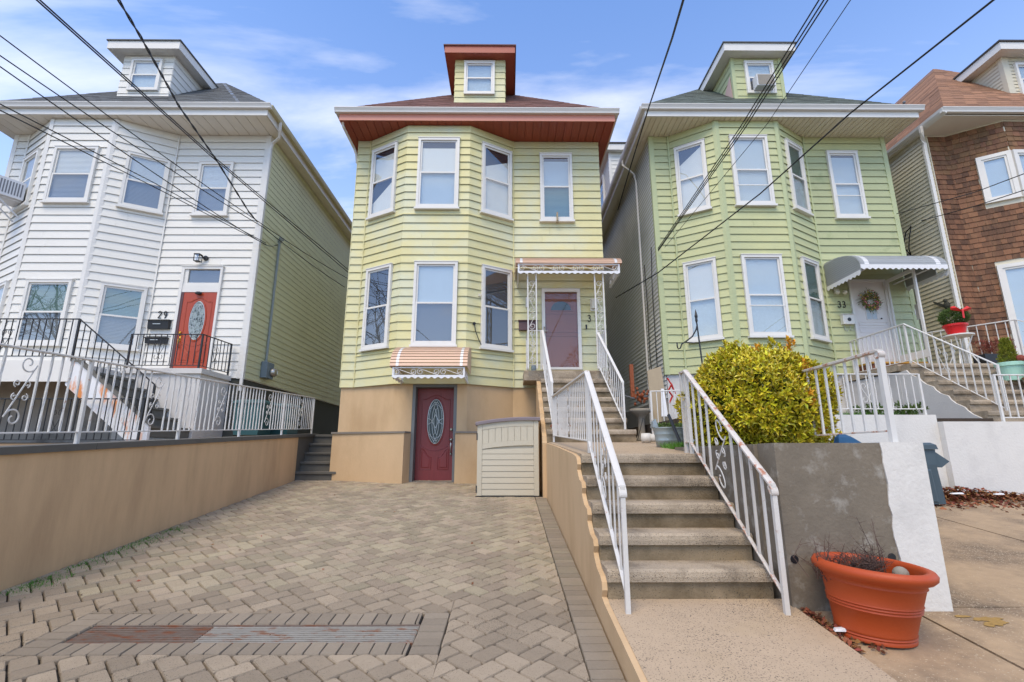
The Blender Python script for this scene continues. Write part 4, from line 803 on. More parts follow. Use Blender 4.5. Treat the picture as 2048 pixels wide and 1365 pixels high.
def casement(f, u0, u1, z0, z1, m="whitetrim"):
    mb = MB(); D = .07; cw = .09
    for a,b,c,d in ((u0,u0+cw,z0,z1),(u1-cw,u1,z0,z1),(u0+cw,u1-cw,z1-cw,z1),(u0+cw,u1-cw,z0,z0+cw)): f.box(mb,a,b,.0007,D,c,d)
    w = mb.build("window",m,bh); s = MB(); e = .045
    a,b,c,d = u0+cw,u1-cw,z0+cw,z1-cw
    for q in ((a,a+e,c,d),(b-e,b,c,d),(a+e,b-e,d-e,d),(a+e,b-e,c,c+e)): f.box(s,q[0],q[1],.0007,.05,q[2],q[3])
    s.build("sash",m,w); f.box(MB(),a+e,b-e,.022,.027,c+e,d-e).build("pane",GL,w); f.box(MB(),a+e,b-e,.001,.006,c+e,d-e).build("curtain","bluegray",w)
casement(fb_[2],.47,1.112,7.5,8.75); casement(fb_[3],.003,.9,7.5,8.75); casement(fb_[2],.40,1.112,3.6,5.9); casement(fb_[3],.003,.9,3.6,5.9)
MB().box(10.70,17,10.52,11.9,9.622,9.65).build("soffit","cream",bh); MB().box(10.66,10.80,11.9,26,9.622,9.65).build("soffit","cream",bh)
q = MB(); k_gutter(q,10.60,17,10.38,9.66); q.build("gutter","whitetrim",bh); q = MB(); q.extr([(10.70,9.62),(10.64,9.66),(10.60,9.71),(10.59,9.775),(10.62,9.775),(10.70,9.74)],'y',10.42,26); q.build("gutter","gutter",bh)
hip_roof("roof",bh,10.68,17.2,10.45,26,9.775,1.25,"roof_brown")
mb = MB(); mb.box(13.65,17,11.5,15.5,10.4,12.23); db = mb.build("dormer","beige",bh); siding(Facet((13.65,15.5),(13.65,11.5)),db,10.4,12.22,.105,"beige",d0=.002,d1=.018); siding(Facet((13.65,11.5),(15.13,11.5)),db,10.4,12.22,.105,"beige",[(.28,1.2,10.98,12.0)],d0=.002,d1=.018)
MB().box(13.63,13.81,11.472,11.6,10.4,12.22).build("corner_board","beige",db); window(Facet((13.65,11.5),(15.13,11.5)),db,.28,1.2,10.98,12.0,up="bluegray",lo="bluegray",sill=False,name="dormer_window")
q = MB(); q.box(13.38,17,11.2,15.8,12.232,12.26); q.box(13.36,13.38,11.18,15.8,12.22,12.44); q.box(13.38,17,11.18,11.20,12.22,12.44); q.build("dormer_eave","whitetrim",db)
q = MB(); q.loft([[(13.33,11.15,12.441),(17,11.15,12.441),(17,15.8,12.441),(13.33,15.8,12.441)],[(13.33,11.15,12.49),(17,11.15,12.49),(17,15.8,12.49),(13.33,15.8,12.49)],[(14.73,12.5,12.95),(17,12.5,12.95),(17,15.8,12.95),(14.73,15.8,12.95)]]); q.build("dormer_roof","roof_edge",db)
q = MB(); pipe(q,[(10.58,11.05,9.70),(10.59,11.07,9.55),(10.66,11.15,9.42),(10.73,11.2,9.30),(10.73,11.22,9.1),(10.73,11.22,2.5)],.055,.04); q.build("downspout","whitetrim",bh)
t = thing("service_mast","grey service mast with drip-looped cables on the beige side wall","conduit",(10.62,11.9,4)); q = MB(); q.tube([(10.74,12.3,3.0),(10.74,12.3,6.55)],.035,8); q.build("conduit","elec",t); MB().ball((10.70,12.28,6.62),(.07,.07,.1),8,5).build("weatherhead","black",t)
q = MB(); q.tube([(10.70,12.2,6.65),(10.5,12.0,6.75),(10.48,11.9,7.0),(10.5,11.8,7.3)],.014,5); q.tube([(10.70,12.2,6.65),(10.45,12.1,6.85),(10.5,12.0,7.2),(10.5,11.8,7.3)],.014,5); q.build("drip_loop","wire",t)
t = thing("wall_ornament","dark bird-shaped ornament on the beige side wall","ornament",(10.65,11.6,5.0)); q = MB(); q.ball((10.73,11.5,5.05),(.05,.09,.10),8,5); q.ball((10.71,11.5,5.17),(.04,.05,.05),8,5); q.build("body","found_dk",t)
q = MB(); q.loft([[(10.73,11.55,5.08),(10.71,11.85,5.26),(10.71,11.8,5.16),(10.73,11.6,5.02)],[(10.75,11.55,5.08),(10.73,11.85,5.26),(10.73,11.8,5.16),(10.75,11.6,5.02)]]); q.build("wing","found_dk",t)
t = thing("pigeon","small dark pigeon perched on the green house's roof edge","bird",(9.83,10.5,9.86)); q = MB(); q.ball((9.83,10.62,9.93),(.06,.10,.06),8,5); q.ball((9.80,10.53,10.0),(.035,.04,.04),8,5); q.loft([[(9.80,10.70,9.94),(9.86,10.70,9.94),(9.86,10.70,9.91),(9.80,10.70,9.91)],[(9.81,10.84,9.91),(9.85,10.84,9.91),(9.85,10.84,9.90),(9.81,10.84,9.90)]]); q.build("body","acg",t,smooth=True)
# ================================================================ paved driveway
XR = .66; XL = lambda y: -4.16-(y-3.5)*.0545       # cheek wall face, retaining wall face
drv = tag(MB().hexa([(-4.0,-1,-1),(XR,-1,-1),(XR,11.3,-1),(-4.7,11.3,-1),(XL(-1)-.1,-1,gz(-1)-.006),(XR,-1,gz(-1)-.006),(XR,11.3,gz(11.3)-.006),(XL(11.3)-.1,11.3,gz(11.3)-.006)]).build("driveway","joint"), kind="structure")
def paver_mb(poly, mb=None, c=.007, h=.022, jit=.004, ck=.010):
    """tumbled paver with a chamfered top from a convex outline in plan"""
    cx_ = sum(p[0] for p in poly)/len(poly); cy_ = sum(p[1] for p in poly)/len(poly); pts = []
    n = len(poly)
    for i in range(n):           # cut corners
        p, a, b = poly[i], poly[i-1], poly[(i+1)%n]; la, lb = math.dist(p,a), math.dist(p,b); k = min(ck,la*.3,lb*.3)
        pts += [(p[0]+(a[0]-p[0])*k/la, p[1]+(a[1]-p[1])*k/la), (p[0]+(b[0]-p[0])*k/lb, p[1]+(b[1]-p[1])*k/lb)]
    pts = [(p[0]+random.uniform(-jit,jit)*.6, p[1]+random.uniform(-jit,jit)*.6) for p in pts]
    tx, ty, dz = random.gauss(0,.006), random.gauss(0,.006), random.uniform(-.003,.003)
    Z = lambda x,y,o: gz(y)+o+dz+(x-cx_)*tx+(y-cy_)*ty
    def inset(p, d): L = math.dist(p,(cx_,cy_)) or 1; return (p[0]+(cx_-p[0])*d/L, p[1]+(cy_-p[1])*d/L)
    r0 = [(x,y,gz(y)-.03) for x,y in pts]; r1 = [(x,y,Z(x,y,h-.010)) for x,y in pts]; r2 = [(*inset(p,c),Z(*inset(p,c),h)) for p in pts]
    mb = mb or MB(); k = len(mb.v); m_ = len(pts); mb.v += r0+r1+r2
    for a in range(2):
        for i in range(m_): j = (i+1)%m_; mb.f.append((k+a*m_+i,k+a*m_+j,k+(a+1)*m_+j,k+(a+1)*m_+i))
    mb.f.append(tuple(k+2*m_+i for i in range(m_))); return mb
def clip(poly, f):   # keep the side where f(p) >= 0
    out = []
    for i in range(len(poly)):
        a, b = poly[i-1], poly[i]; fa, fb2 = f(a), f(b)
        if (fa >= 0) != (fb2 >= 0): t = fa/(fa-fb2); out.append((a[0]+(b[0]-a[0])*t, a[1]+(b[1]-a[1])*t))
        if fb2 >= 0: out.append(b)
    return out
def area(p): return abs(sum(p[i-1][0]*p[i][1]-p[i][0]*p[i-1][1] for i in range(len(p))))/2
GX0, GX1, GY0, GY1 = -3.10, -.43, 3.40, 4.02        # border frame round the drain
BX = .46                                             # inner edge of the soldier course
L_, W_ = .206, .137; g_ = .0052; pav = []
ca, sa = math.cos(R(45)), math.sin(R(45))
for i in range(-70,70):
    for j in range(-70,70):
        bx, by = i*W_+j*L_, i*W_-j*L_
        for rct in ((bx,by,L_,W_),(bx+L_,by+W_-L_,W_,L_)):
            x,y,w_,h_ = rct; q = [(x+g_,y+g_),(x+w_-g_,y+g_),(x+w_-g_,y+h_-g_),(x+g_,y+h_-g_)]
            q = [(p[0]*ca-p[1]*sa-1.6, p[0]*sa+p[1]*ca+6.0) for p in q]
            yy = sum(p[1] for p in q)/4; xx = sum(p[0] for p in q)/4
            if not (1.2 < yy < 11.4 and -5 < xx < .7): continue
            for fn in (lambda p: BX-.004-p[0], lambda p: p[0]-XL(p[1])-.004, lambda p: p[1]-1.2, lambda p: 11.05-p[1]):
                q = clip(q,fn)
                if len(q) < 3: break
            if len(q) < 3: continue
            parts = [q]
            if GX0-.3 < xx < GX1+.3 and GY0-.3 < yy < GY1+.3:   # cut round the drain frame
                parts = []; r = q
                for fo in (lambda p: GX0-.004-p[0], lambda p: p[0]-GX1-.004, lambda p: GY0-.004-p[1], lambda p: p[1]-GY1-.004):
                    o = clip(r,fo)
                    if len(o) >= 3: parts.append(o)
                    r = clip(r,(lambda fo: lambda p: -fo(p))(fo))
                    if len(r) < 3: break
            pav += [p for p in parts if area(p) > .0012]
bord = []
y = 1.3
while y < 8.9: bord.append([(BX+.003,y+.003),(XR-.004,y+.003),(XR-.004,y+.103),(BX+.003,y+.103)]); y += .106
IX0, IX1, IY0, IY1 = -2.90, -.62, 3.56, 3.84          # the grate itself
x = GX0+.2
while x < GX1-.2:
    w_ = min(.102,GX1-.2-x)
    for a,b in ((GY0,IY0),(IY1,GY1)): bord.append([(x+.003,a+.003),(x+w_-.003,a+.003),(x+w_-.003,b-.003),(x+.003,b-.003)])
    x += w_
for xa,xb in ((GX0,IX0),(IX1,GX1)):
    y = GY0
    while y < GY1-.02: bord.append([(xa+.003,y+.003),(xb-.003,y+.003),(xb-.003,y+.100),(xa+.003,y+.100)]); y += .1033
def cen(p): return (sum(a[0] for a in p)/len(p), sum(a[1] for a in p)/len(p))
inview = lambda p: cen(p)[1] > 2.85 and abs(cen(p)[0]) < cen(p)[1]*1.08+.3
allp = [(p,"paver") for p in pav]+[(p,"paver_gr") for p in bord]
allp.sort(key=lambda t: (not inview(t[0]), cen(t[0])[1]-(1.0 if t[1]=="paver_gr" and cen(t[0])[1]<4.2 else 0)))
rest = {"paver":MB(),"paver_gr":MB()}
for k,(p,m) in enumerate(allp):
    kw = dict(c=.005,ck=.005,jit=.002) if m == "paver_gr" else {}
    if k < 298: paver_mb(p,**kw).build("paver",m,drv,recalc=False)
    else: paver_mb(p,mb=rest[m],**kw)
for m in rest: tag(rest[m].build("pavers",m,drv,recalc=False),kind="stuff")
# drain grate of thin bars
t = thing("drain_grate","long rusty slotted drain grate set in the paved driveway","drain",((IX0+IX1)/2,3.7,gz(3.7)))
for xa,xb,m in ((IX0+.01,-2.06,"grate_rust"),(-2.05,IX1-.01,"grate_zinc")):
    q = MB(); n = 9
    for i in range(n):
        ya = IY0+.012+i*(IY1-IY0-.024)/n; yb2 = ya+(IY1-IY0-.024)/n*.50; q.hexa([(xa,ya,gz(ya)-.03),(xb,ya,gz(ya)-.03),(xb,yb2,gz(yb2)-.03),(xa,yb2,gz(yb2)-.03),(xa,ya,gz(ya)+.012),(xb,ya,gz(ya)+.012),(xb,yb2,gz(yb2)+.012),(xa,yb2,gz(yb2)+.012)])
    k = 16
    for i in range(k+1):
        xx = xa+(xb-xa)*i/k; q.hexa([(xx-.006,IY0+.01,gz(IY0)-.03),(xx+.006,IY0+.01,gz(IY0)-.03),(xx+.006,IY1-.01,gz(IY1)-.03),(xx-.006,IY1-.01,gz(IY1)-.03),(xx-.006,IY0+.01,gz(IY0)+.006),(xx+.006,IY0+.01,gz(IY0)+.006),(xx+.006,IY1-.01,gz(IY1)+.006),(xx-.006,IY1-.01,gz(IY1)+.006)])
    q.build("grate_panel",m,t)
q = MB()
for ya,yb2 in ((IY0,IY0+.011),(IY1-.011,IY1)): q.hexa([(IX0,ya,gz(ya)-.03),(IX1,ya,gz(ya)-.03),(IX1,yb2,gz(yb2)-.03),(IX0,yb2,gz(yb2)-.03),(IX0,ya,gz(ya)+.014),(IX1,ya,gz(ya)+.014),(IX1,yb2,gz(yb2)+.014),(IX0,yb2,gz(yb2)+.014)])
q.build("grate_frame","grate_rust",t)

# ================================================================ left retaining wall with coping and side steps
t = thing("retaining_wall","ochre stuccoed retaining wall with dark coping left of the paved driveway","wall",(-4.4,7,.5))
wt = lambda y: 1.325+.0535*y
q = MB(); ys = [1.5,3.5,5,7,9,10.95]
q.loft([[(XL(y),y,gz(y)-.3),(XL(y)-.27,y,gz(y)-.3),(XL(y)-.27,y,wt(y)-.06),(XL(y),y,wt(y)-.06)] for y in ys]); q.build("wall_body","stucco_dk",t)
q = MB(); prev = None
for a,b in ((1.5,5.2),(5.205,8.3),(8.305,12.2)): MB().loft([[(XL(y)+.03,y,wt(y)-.059),(XL(y)-.30,y,wt(y)-.059),(XL(y)-.30,y,wt(y)+.004),(XL(y)+.03,y,wt(y)+.004)] for y in (a,b)]).build("coping_stone","cap",t)
q = MB(); q.loft([[(XL(y)-.01,y,z0),(XL(y)-.26,y,z0),(XL(y)-.26,y,wt(y)-.061),(XL(y)-.01,y,wt(y)-.061)] for y,z0 in ((10.951,.7),(12.2,.9))]); q.build("wall_end","cap",t)
t = thing("side_steps","narrow dark concrete steps between the ochre wall and yellow house","steps",(-4.2,11.4,.92))
for k in range(5):
    ya = 11.0+k*.245; zt = .925+.205*(k+1); q = MB()
    q.extr([(ya-.035,zt-.05),(ya-.035,zt-.01),(ya-.022,zt),(ya+.33,zt),(ya+.33,zt-.3),(ya,zt-.3),(ya,zt-.05)],'x',-4.66-(.02*k),-3.70 if k == 0 else -3.775); q.build("step","cap" if k%2 else "cap",t)

# ================================================================ railings
def twist(h, r=.008, turns=3, n=14):
    q = MB(); rings = []
    for i in range(n+1):
        a = turns*2*math.pi*i/n*.25; z = h*i/n; rings.append([(r*1.5*math.cos(a+k*math.pi/2),r*1.5*math.sin(a+k*math.pi/2),z) for k in range(4)])
    q.loft(rings); return q
def railing(name, label, cat, runs, h, gap, m, r=.0075, bot=.10, twisted=False, posts=True, scroll=None, post_h=None, railw=(.022,.011), group=None, mr=None, post_r=.016, foot=None, heart=None, curl=False):
    """iron railing along straight runs of base points; scroll = parameters where an S-scroll panel stands"""
    t = thing(name, label, cat, runs[0][0], group)
    for ri, run in enumerate(runs):
        A_, B_ = Vector(run[0]), Vector(run[1]); d = B_-A_; Lh = math.hypot(d.x,d.y); n = max(2,round(Lh/gap)); tdir = Vector((d.x/Lh,d.y/Lh,0)); side = Vector((-tdir.y,tdir.x,0)); slope = d.z/Lh
        up = lambda s, z: A_+d*(s/Lh)+Vector((0,0,z))
        def bar(z, w_, th, nm):
            q = MB(); a = up(0,z); b = up(Lh,z); rr = []
            for p in (a,b): rr.append([p-side*w_-Vector((0,0,th)),p+side*w_-Vector((0,0,th)),p+side*w_+Vector((0,0,th*.5)),p+side*w_*.5+Vector((0,0,th)),p-side*w_*.5+Vector((0,0,th)),p-side*w_+Vector((0,0,th*.5))])
            q.loft(rr); q.build(nm, mr or m, t)
        bar(h, railw[0], railw[1], "top_rail"); bar(bot, railw[0]*.55, .007, "bottom_rail")
        straight = MB().box(-r,r,-r,r,0,h-bot).data("baluster",m); tw = twist(h-bot,r).data("baluster",m) if twisted else None
        skip = [s for s in (scroll or []) if s[0] == ri]; ang = math.atan2(d.y,d.x)
        for i in range(1,n):
            s = Lh*i/n
            if any(abs(s-q[1]) < q[2]*.42 for q in skip): continue
            o = put(tw if (tw and i%2) else straight, "baluster", t, up(s,bot), (0,0,ang))
        for _,s0,wd in skip:
            q = MB(); H = h-bot; c = up(s0,bot)
            def S(u,v): return c+tdir*u+Vector((0,0,v+u*slope))
            a = spiral((-wd*.10,H*.17),wd*.07,wd*.36,R(-250),1.18,22)      # foot spiral, then a long diagonal to the head spiral
            q.tube([S(*p) for p in a]+[S(-p[0],H-p[1]) for p in reversed(a)], .0080, 5, .6, ref=tuple(side))
            for sx in (-1,1):
                for vz,s2 in ((.42,1),(.58,-1)):
                    sp = spiral((sx*wd*.20,H*vz),wd*.04,wd*.14,R(0 if sx>0 else 180),1.2*s2*sx,12); q.tube([S(*p) for p in sp], .006, 4, .7, ref=tuple(side))
            q.build("scroll", m, t)
        for hs in (heart or []):
            if hs[0] != ri: continue
            q = MB(); c = up(hs[1],0); H = h-bot
            def S(u,v): return c+tdir*u+Vector((0,0,v+u*slope))
            for sx in (-1,1):
                q.tube([S(sx*x*.09,bot+H*.30+y*.26*H) for x,y in ((0,0),(.45,.5),(.9,1.05),(1.0,1.4),(.75,1.65),(.35,1.6),(.2,1.3),(.4,1.15))], .006, 4, .7, ref=tuple(side))
                q.tube([S(sx*x*.09,bot+H*.30+y*.26*H) for x,y in ((0,0),(.35,-.35),(.8,-.4),(.95,-.1),(.75,.1))], .006, 4, .7, ref=tuple(side))
            q.build("heart_scroll", m, t)
        if posts:
            for s in ((0,Lh) if ri == 0 or posts == "all" else (Lh,)):
                z0 = -(foot or 0); p = up(s,z0); MB().box(p.x-post_r,p.x+post_r,p.y-post_r,p.y+post_r,p.z,p.z+h+.004-z0).build("post", m, t)
        if curl and ri == len(runs)-1:
            e, dd = up(Lh,h), d.normalized(); q = MB(); rr = .032
            for w_ in (-.7,0,.7): pass
            cpts = [e+dd*(rr*math.sin(a))+Vector((0,0,-rr+rr*math.cos(a))) for a in [i*R(22) for i in range(14)]]
            rings = [[p-side*railw[0],p+side*railw[0],p+side*railw[0]-(p-(e-Vector((0,0,rr)))).normalized()*.01,p-side*railw[0]-(p-(e-Vector((0,0,rr)))).normalized()*.01] for p in cpts]; q.loft(rings); q.build("rail_curl", mr or m, t)
    return t
# long white railing on the ochre wall
rx = lambda y: XL(y)-.05
pts = [3.3,5.03,6.68,8.35,10.12,11.9]
runs = [((rx(a),a,wt(a)+.004),(rx(b),b,wt(b)+.004)) for a,b in zip(pts[:-1],pts[1:])]
railing("iron_railing","long white wrought-iron railing with twisted bars and scrolls on the ochre wall","railing",runs,.845,.118,"rail",bot=.115,twisted=True,scroll=[(0,1.02,.24),(1,1.08,.26),(2,.99,.26),(3,1.05,.27),(4,.95,.27)],r=.0075,railw=(.022,.009))
# black railings of the white house
railing("iron_railing","black iron railing on the white house's upper platform and stair","railing",[((-13.5,8.99,3.17),(-8.05,8.99,3.17)),((-8.05,8.99,3.17),(-6.45,8.99,1.93))],.80,.125,"black",bot=.09,heart=[(0,4.15,0),(1,.95,0)],curl=False,railw=(.020,.010),r=.0065)
railing("iron_railing","black iron railing round the landing below the orange-red door","railing",[((-8.0,10.24,3.24),(-6.50,10.24,3.24)),((-6.50,10.24,3.24),(-6.42,11.2,3.24))],.74,.125,"black",bot=.07,heart=[(0,.62,0),(1,.45,0)],railw=(.020,.009),r=.0065)
railing("iron_railing","low black iron fence in front of the dark opening under the stoop","railing",[((-13,8.86,1.66),(-6.5,8.86,1.66))],.80,.13,"black",bot=.08,heart=[(0,5.0,0)],r=.0065)
t = thing("door_grate","black ornamental scalloped door grille under the white house's platform","grille",(-11.4,10.9,1.5))
q = MB(); q.loft([[(-11.35+x,10.22,2.0+z) for x,z in ellipse(0,0,.42,.55)[:-1]],[(-11.35+x,10.27,2.0+z) for x,z in ellipse(0,0,.42,.55)[:-1]]])
for i in range(14): a = i/14*2*math.pi; q.tube([(-11.35+.43*math.cos(a),10.21,2.0+.56*math.sin(a)),(-11.35+.43*math.cos(a),10.27,2.0+.56*math.sin(a))],.07,8)
q.build("grille","black",t)
# teal bins behind the white railing
for k,(xx,lab) in enumerate(((-5.25,"teal plastic bin behind the white railing, nearer the downspout"),(-5.0,"teal plastic bin behind the white railing, nearer the yellow house"))):
    t = thing("rubbish_bin",lab,"bin",(xx,10.2+k*.75,1.86),"teal bins behind the railing"); y0 = 10.0+k*.75
    q = MB(); q.loft([[(xx-.24,y0+.03,1.87),(xx+.24,y0+.03,1.87),(xx+.24,y0+.55,1.87),(xx-.24,y0+.55,1.87)],[(xx-.29,y0,2.5),(xx+.29,y0,2.5),(xx+.29,y0+.6,2.5),(xx-.29,y0+.6,2.5)]]); q.build("body","teal",t)
    q = MB(); q.loft([[(xx-.31,y0-.03,2.501),(xx+.31,y0-.03,2.501),(xx+.31,y0+.62,2.501),(xx-.31,y0+.62,2.501)],[(xx-.30,y0-.02,2.54),(xx+.30,y0-.02,2.54),(xx+.30,y0+.6,2.54),(xx-.30,y0+.6,2.54)],[(xx-.22,y0+.08,2.58),(xx+.22,y0+.08,2.58),(xx+.22,y0+.5,2.58),(xx-.22,y0+.5,2.58)]]); q.build("lid","teal",t)

# ================================================================ front steps, landing and porch stair
tag(MB().hexa([(.70,-1,-1),(1.95,-1,-1),(1.95,3.79,-1),(.70,3.79,-1),(.70,-1,sz(-1)),(1.95,-1,sz(-1)),(1.95,3.79,sz(3.79)),(.70,3.79,sz(3.79))]).build("walkway","slab"),kind="structure")
def step_run(t, x0, x1, y0, z0, n, rise, tread, nose=.03, first_wide=0.0):
    for k in range(n):
        ya = y0+k*tread; zt = z0+(k+1)*rise; back = ya+tread+.06; xe = x1+(first_wide if k == 0 else 0)
        body = MB(); body.extr([(ya,zt-rise-.02),(back,zt-rise-.02),(back,zt-.085),(ya,zt-.085)],'x',x0,xe); s = body.build("step","concrete",t)
        q = MB(); q.extr([(ya-nose,zt-.084),(ya-nose-.004,zt-.05),(ya-nose,zt-.018),(ya-nose+.016,zt),(back,zt),(back,zt-.084)],'x',x0-.004,xe+.004); q.build("tread","nosing",s)
t = thing("front_steps","five worn concrete steps rising from the slab between rusty white railings","steps",(1.3,3.8,.5))
step_run(t,.705,1.88,3.79,.502,5,.2,.27)
LZ = lambda y: 1.50+.0496*(y-4.85)
tag(MB().hexa([(.705,4.9,.4),(3.62,4.9,.4),(3.62,11.2,.4),(.705,11.2,.4),(.705,4.9,LZ(4.9)-.001),(3.62,4.9,LZ(4.9)-.001),(3.62,11.2,LZ(11.2)),(.705,11.2,LZ(11.2))]).build("landing","slab"),kind="structure")
t2 = thing("porch_steps","seven concrete steps up to the porch slab at the storm door","steps",(1.43,8.9,1.7))
step_run(t2,.68,2.17,8.88,1.70,6,.222,.27,first_wide=.09)
MB().box(.68,2.17,10.53,11.25,1.5,3.03).build("stair_core","concrete",t2)
q = MB(); q.extr([(10.50,3.04),(10.495,3.10),(10.5,3.24),(10.515,3.257),(11.29,3.257),(11.29,3.04)],'x',.33,2.17); q.build("porch_slab","nosing",t2)
# tan stuccoed cheek wall with a wavy upper edge
def cheek():
    t = thing("cheek_wall","tan stuccoed side wall of the steps with wavy edge beside the pavers","wall",(.68,6,.5))
    P = [(1.0,gz(1)-.3),(8.86,gz(8.86)-.3),(8.86,1.69)]
    top = [(8.86,1.685),(7.0,1.60),(5.2,1.50),(4.95,1.47)]
    for k in range(4,-1,-1):
        ya = 3.79+k*.27; zt = .502+(k+1)*.2
        top += [(ya+.05,zt-.055),(ya+.02,zt-.10),(ya+.045,zt-.15),(ya+.0,zt-.20+.01),(ya-.08,zt-.235)] if k else [(ya+.05,zt-.06),(ya+.0,zt-.09),(ya-.012,zt-.14),(ya+.02,zt-.19)]
    top += [(3.72,sz(3.72)-.004),(1.0,sz(1)-.006)]
    P = P+top[1:] if False else [(1.0,gz(1)-.3),(8.86,gz(8.86)-.3)]+top
    q = MB(); q.extr([(y,z) for y,z in P],'x',XR+.004,.702); q.build("stucco_face","stucco",t)
    P = [(8.861,gz(8.86)-.3),(10.735,.5),(10.735,3.03),(10.5,3.03)]
    for k in range(5,-1,-1):
        ya = 8.88+k*.27; zt = 1.70+(k+1)*.222; P += [(ya+.03,zt-.11),(ya+.0,zt-.20)]
    P += [(8.861,1.69)]
    q = MB(); q.extr(P,'x',.60,.678); q.build("stucco_face","stucco",t)
cheek()
MB()
railing("stair_railing","white iron railing left of the front steps and along the landing","railing",[((.79,8.75,1.70),(.79,4.92,1.51)),((.79,4.92,1.51),(.79,3.56,.475))],.80,.15,"rail",bot=.115,scroll=[(0,.75,.2),(0,2.2,.2),(1,.72,.24)],railw=(.026,.013),r=.006,curl=True,mr="rail")
railing("stair_railing","rust-stained white iron railing right of the front steps beside the shrub","railing",[((1.79,5.06,1.50),(1.79,4.92,1.50)),((1.79,4.92,1.50),(1.83,3.54,.47))],.82,.135,"rail",bot=.115,scroll=[(1,.62,.26)],railw=(.024,.012),r=.0085,mr="rail_rust",curl=True)
railing("stair_railing","white iron railing left of the porch steps below the mailbox","railing",[((.74,10.42,3.27),(.79,8.90,1.92))],.85,.11,"rail_w",bot=.11,scroll=[(0,.7,.2)],railw=(.026,.013))
railing("stair_railing","white iron railing on the alley side of the porch steps","railing",[((1.92,10.40,3.27),(2.09,8.95,1.93))],.85,.115,"rail_w",bot=.11,scroll=[(0,.7,.2)],railw=(.026,.013))
railing("porch_railing","short white porch railing enclosing the slab's left end","railing",[((.42,11.2,3.26),(.42,10.42,3.26)),((.42,10.42,3.26),(.70,10.42,3.26))],.86,.10,"rail_w",bot=.10,railw=(.018,.010),r=.007)
railing("porch_railing","short white porch railing enclosing the slab's alley end","railing",[((2.10,11.2,3.26),(2.10,10.42,3.26)),((2.10,10.42,3.26),(1.94,10.42,3.26))],.86,.10,"rail_w",bot=.10,railw=(.018,.010),r=.007)
q = MB(); q.lathe([(.05,0),(.06,.06),(.055,.13),(.03,.15)],(.55,10.7,3.26),12); tag(q.build("jar","zinc"),"small grey jar on the porch slab inside the left porch railing","jar")
q = MB(); q.ball((.85,8.99,1.99),(.10,.06,.05),8,5); tag(q.build("rusty_lump","rustiron"),"rust-brown lump lying on the lowest porch step at the wall","debris")

# ================================================================ storage shed
t = thing("storage_shed","putty-coloured resin storage shed with curved taupe lid by the basement door","shed",(0,9.3,.77))
x0,x1,y0,y1,zb = -.555,.535,8.97,9.75,.782
MB().box(x0+.02,x1-.02,y0+.02,y1,zb,1.96).build("body","shed",t); MB().box(x0-.02,x1+.02,y0-.025,y1+.03,gz(y0)-.01,zb-.0005).build("base","black",t)
lidz = lambda x: 2.03+.095*(1-((x-.35)/.95)**2)
for a,b in ((x0,x0+.085),(x1-.085,x1)): MB().hexa([(a,y0-.012,zb+.01),(b,y0-.012,zb+.01),(b,y0+.018,zb+.01),(a,y0+.018,zb+.01),(a,y0-.012,lidz(a)-.035),(b,y0-.012,lidz(b)-.035),(b,y0+.018,lidz(b)-.035),(a,y0+.018,lidz(a)-.035)]).build("corner_post","shed",t)
def band(z_of, hgt, nm, yy=-.010):
    k = 10; xs = [x0+.088+(x1-x0-.176)*i/k for i in range(k+1)]; q = MB(); q.loft([[(x,y0+yy,z_of(x)),(x,y0+.017,z_of(x)),(x,y0+.017,z_of(x)+hgt),(x,y0+yy,z_of(x)+hgt)] for x in xs]); q.build(nm,"shed",t)
band(lambda x: lidz(x)-.135, .10, "top_rail"); mid = lambda x: 1.56+.09*(1-((x-.35)/.95)**2); band(mid, .09, "arched_rail", -.014)
wd = (x1-x0-.176)/8
for i in range(8):
    a = x0+.088+i*wd+.003; b = a+wd-.006; MB().hexa([(a,y0-.004,mid(a)+.092),(b,y0-.004,mid(b)+.092),(b,y0+.017,mid(b)+.092),(a,y0+.017,mid(a)+.092),(a,y0-.004,lidz(a)-.137),(b,y0-.004,lidz(b)-.137),(b,y0+.017,lidz(b)-.137),(a,y0+.017,lidz(a)-.137)]).build("plank","shed",t)
zz = [zb+.012,.90]+[.90+.1*i for i in range(1,8)]
for a,b in zip(zz[:-1],zz[1:]):
    q = MB(); xa,xb = x0+.088,x1-.088
    if b > 1.55: q.hexa([(xa,y0-.006,a+.003),(xb,y0-.006,a+.003),(xb,y0+.017,a+.003),(xa,y0+.017,a+.003),(xa,y0-.001,min(b,mid(xa)-.002)),(xb,y0-.001,b),(xb,y0+.017,b),(xa,y0+.017,min(b,mid(xa)-.002))])
    else: q.hexa([(xa,y0-.008,a+.003),(xb,y0-.008,a+.003),(xb,y0+.017,a+.003),(xa,y0+.017,a+.003),(xa,y0-.001,b-.003),(xb,y0-.001,b-.003),(xb,y0+.017,b-.003),(xa,y0+.017,b-.003)])
    q.build("plank","shed",t)
q = MB(); xs = [x0-.035+(x1-x0+.07)*i/12 for i in range(13)]; q.loft([[(x,y0-.05,lidz(x)-.035),(x,y1+.04,lidz(x)-.035),(x,y1+.04,lidz(x)+.02),(x,y0-.03,lidz(x)+.025),(x,y0-.05,lidz(x)+.01)] for x in xs]); q.build("lid","shed_lid",t)
for za in (.84,1.74): MB().box(x0-.016,x0+.004,y0-.02,y0+.03,za,za+.12).build("hinge","black",t)

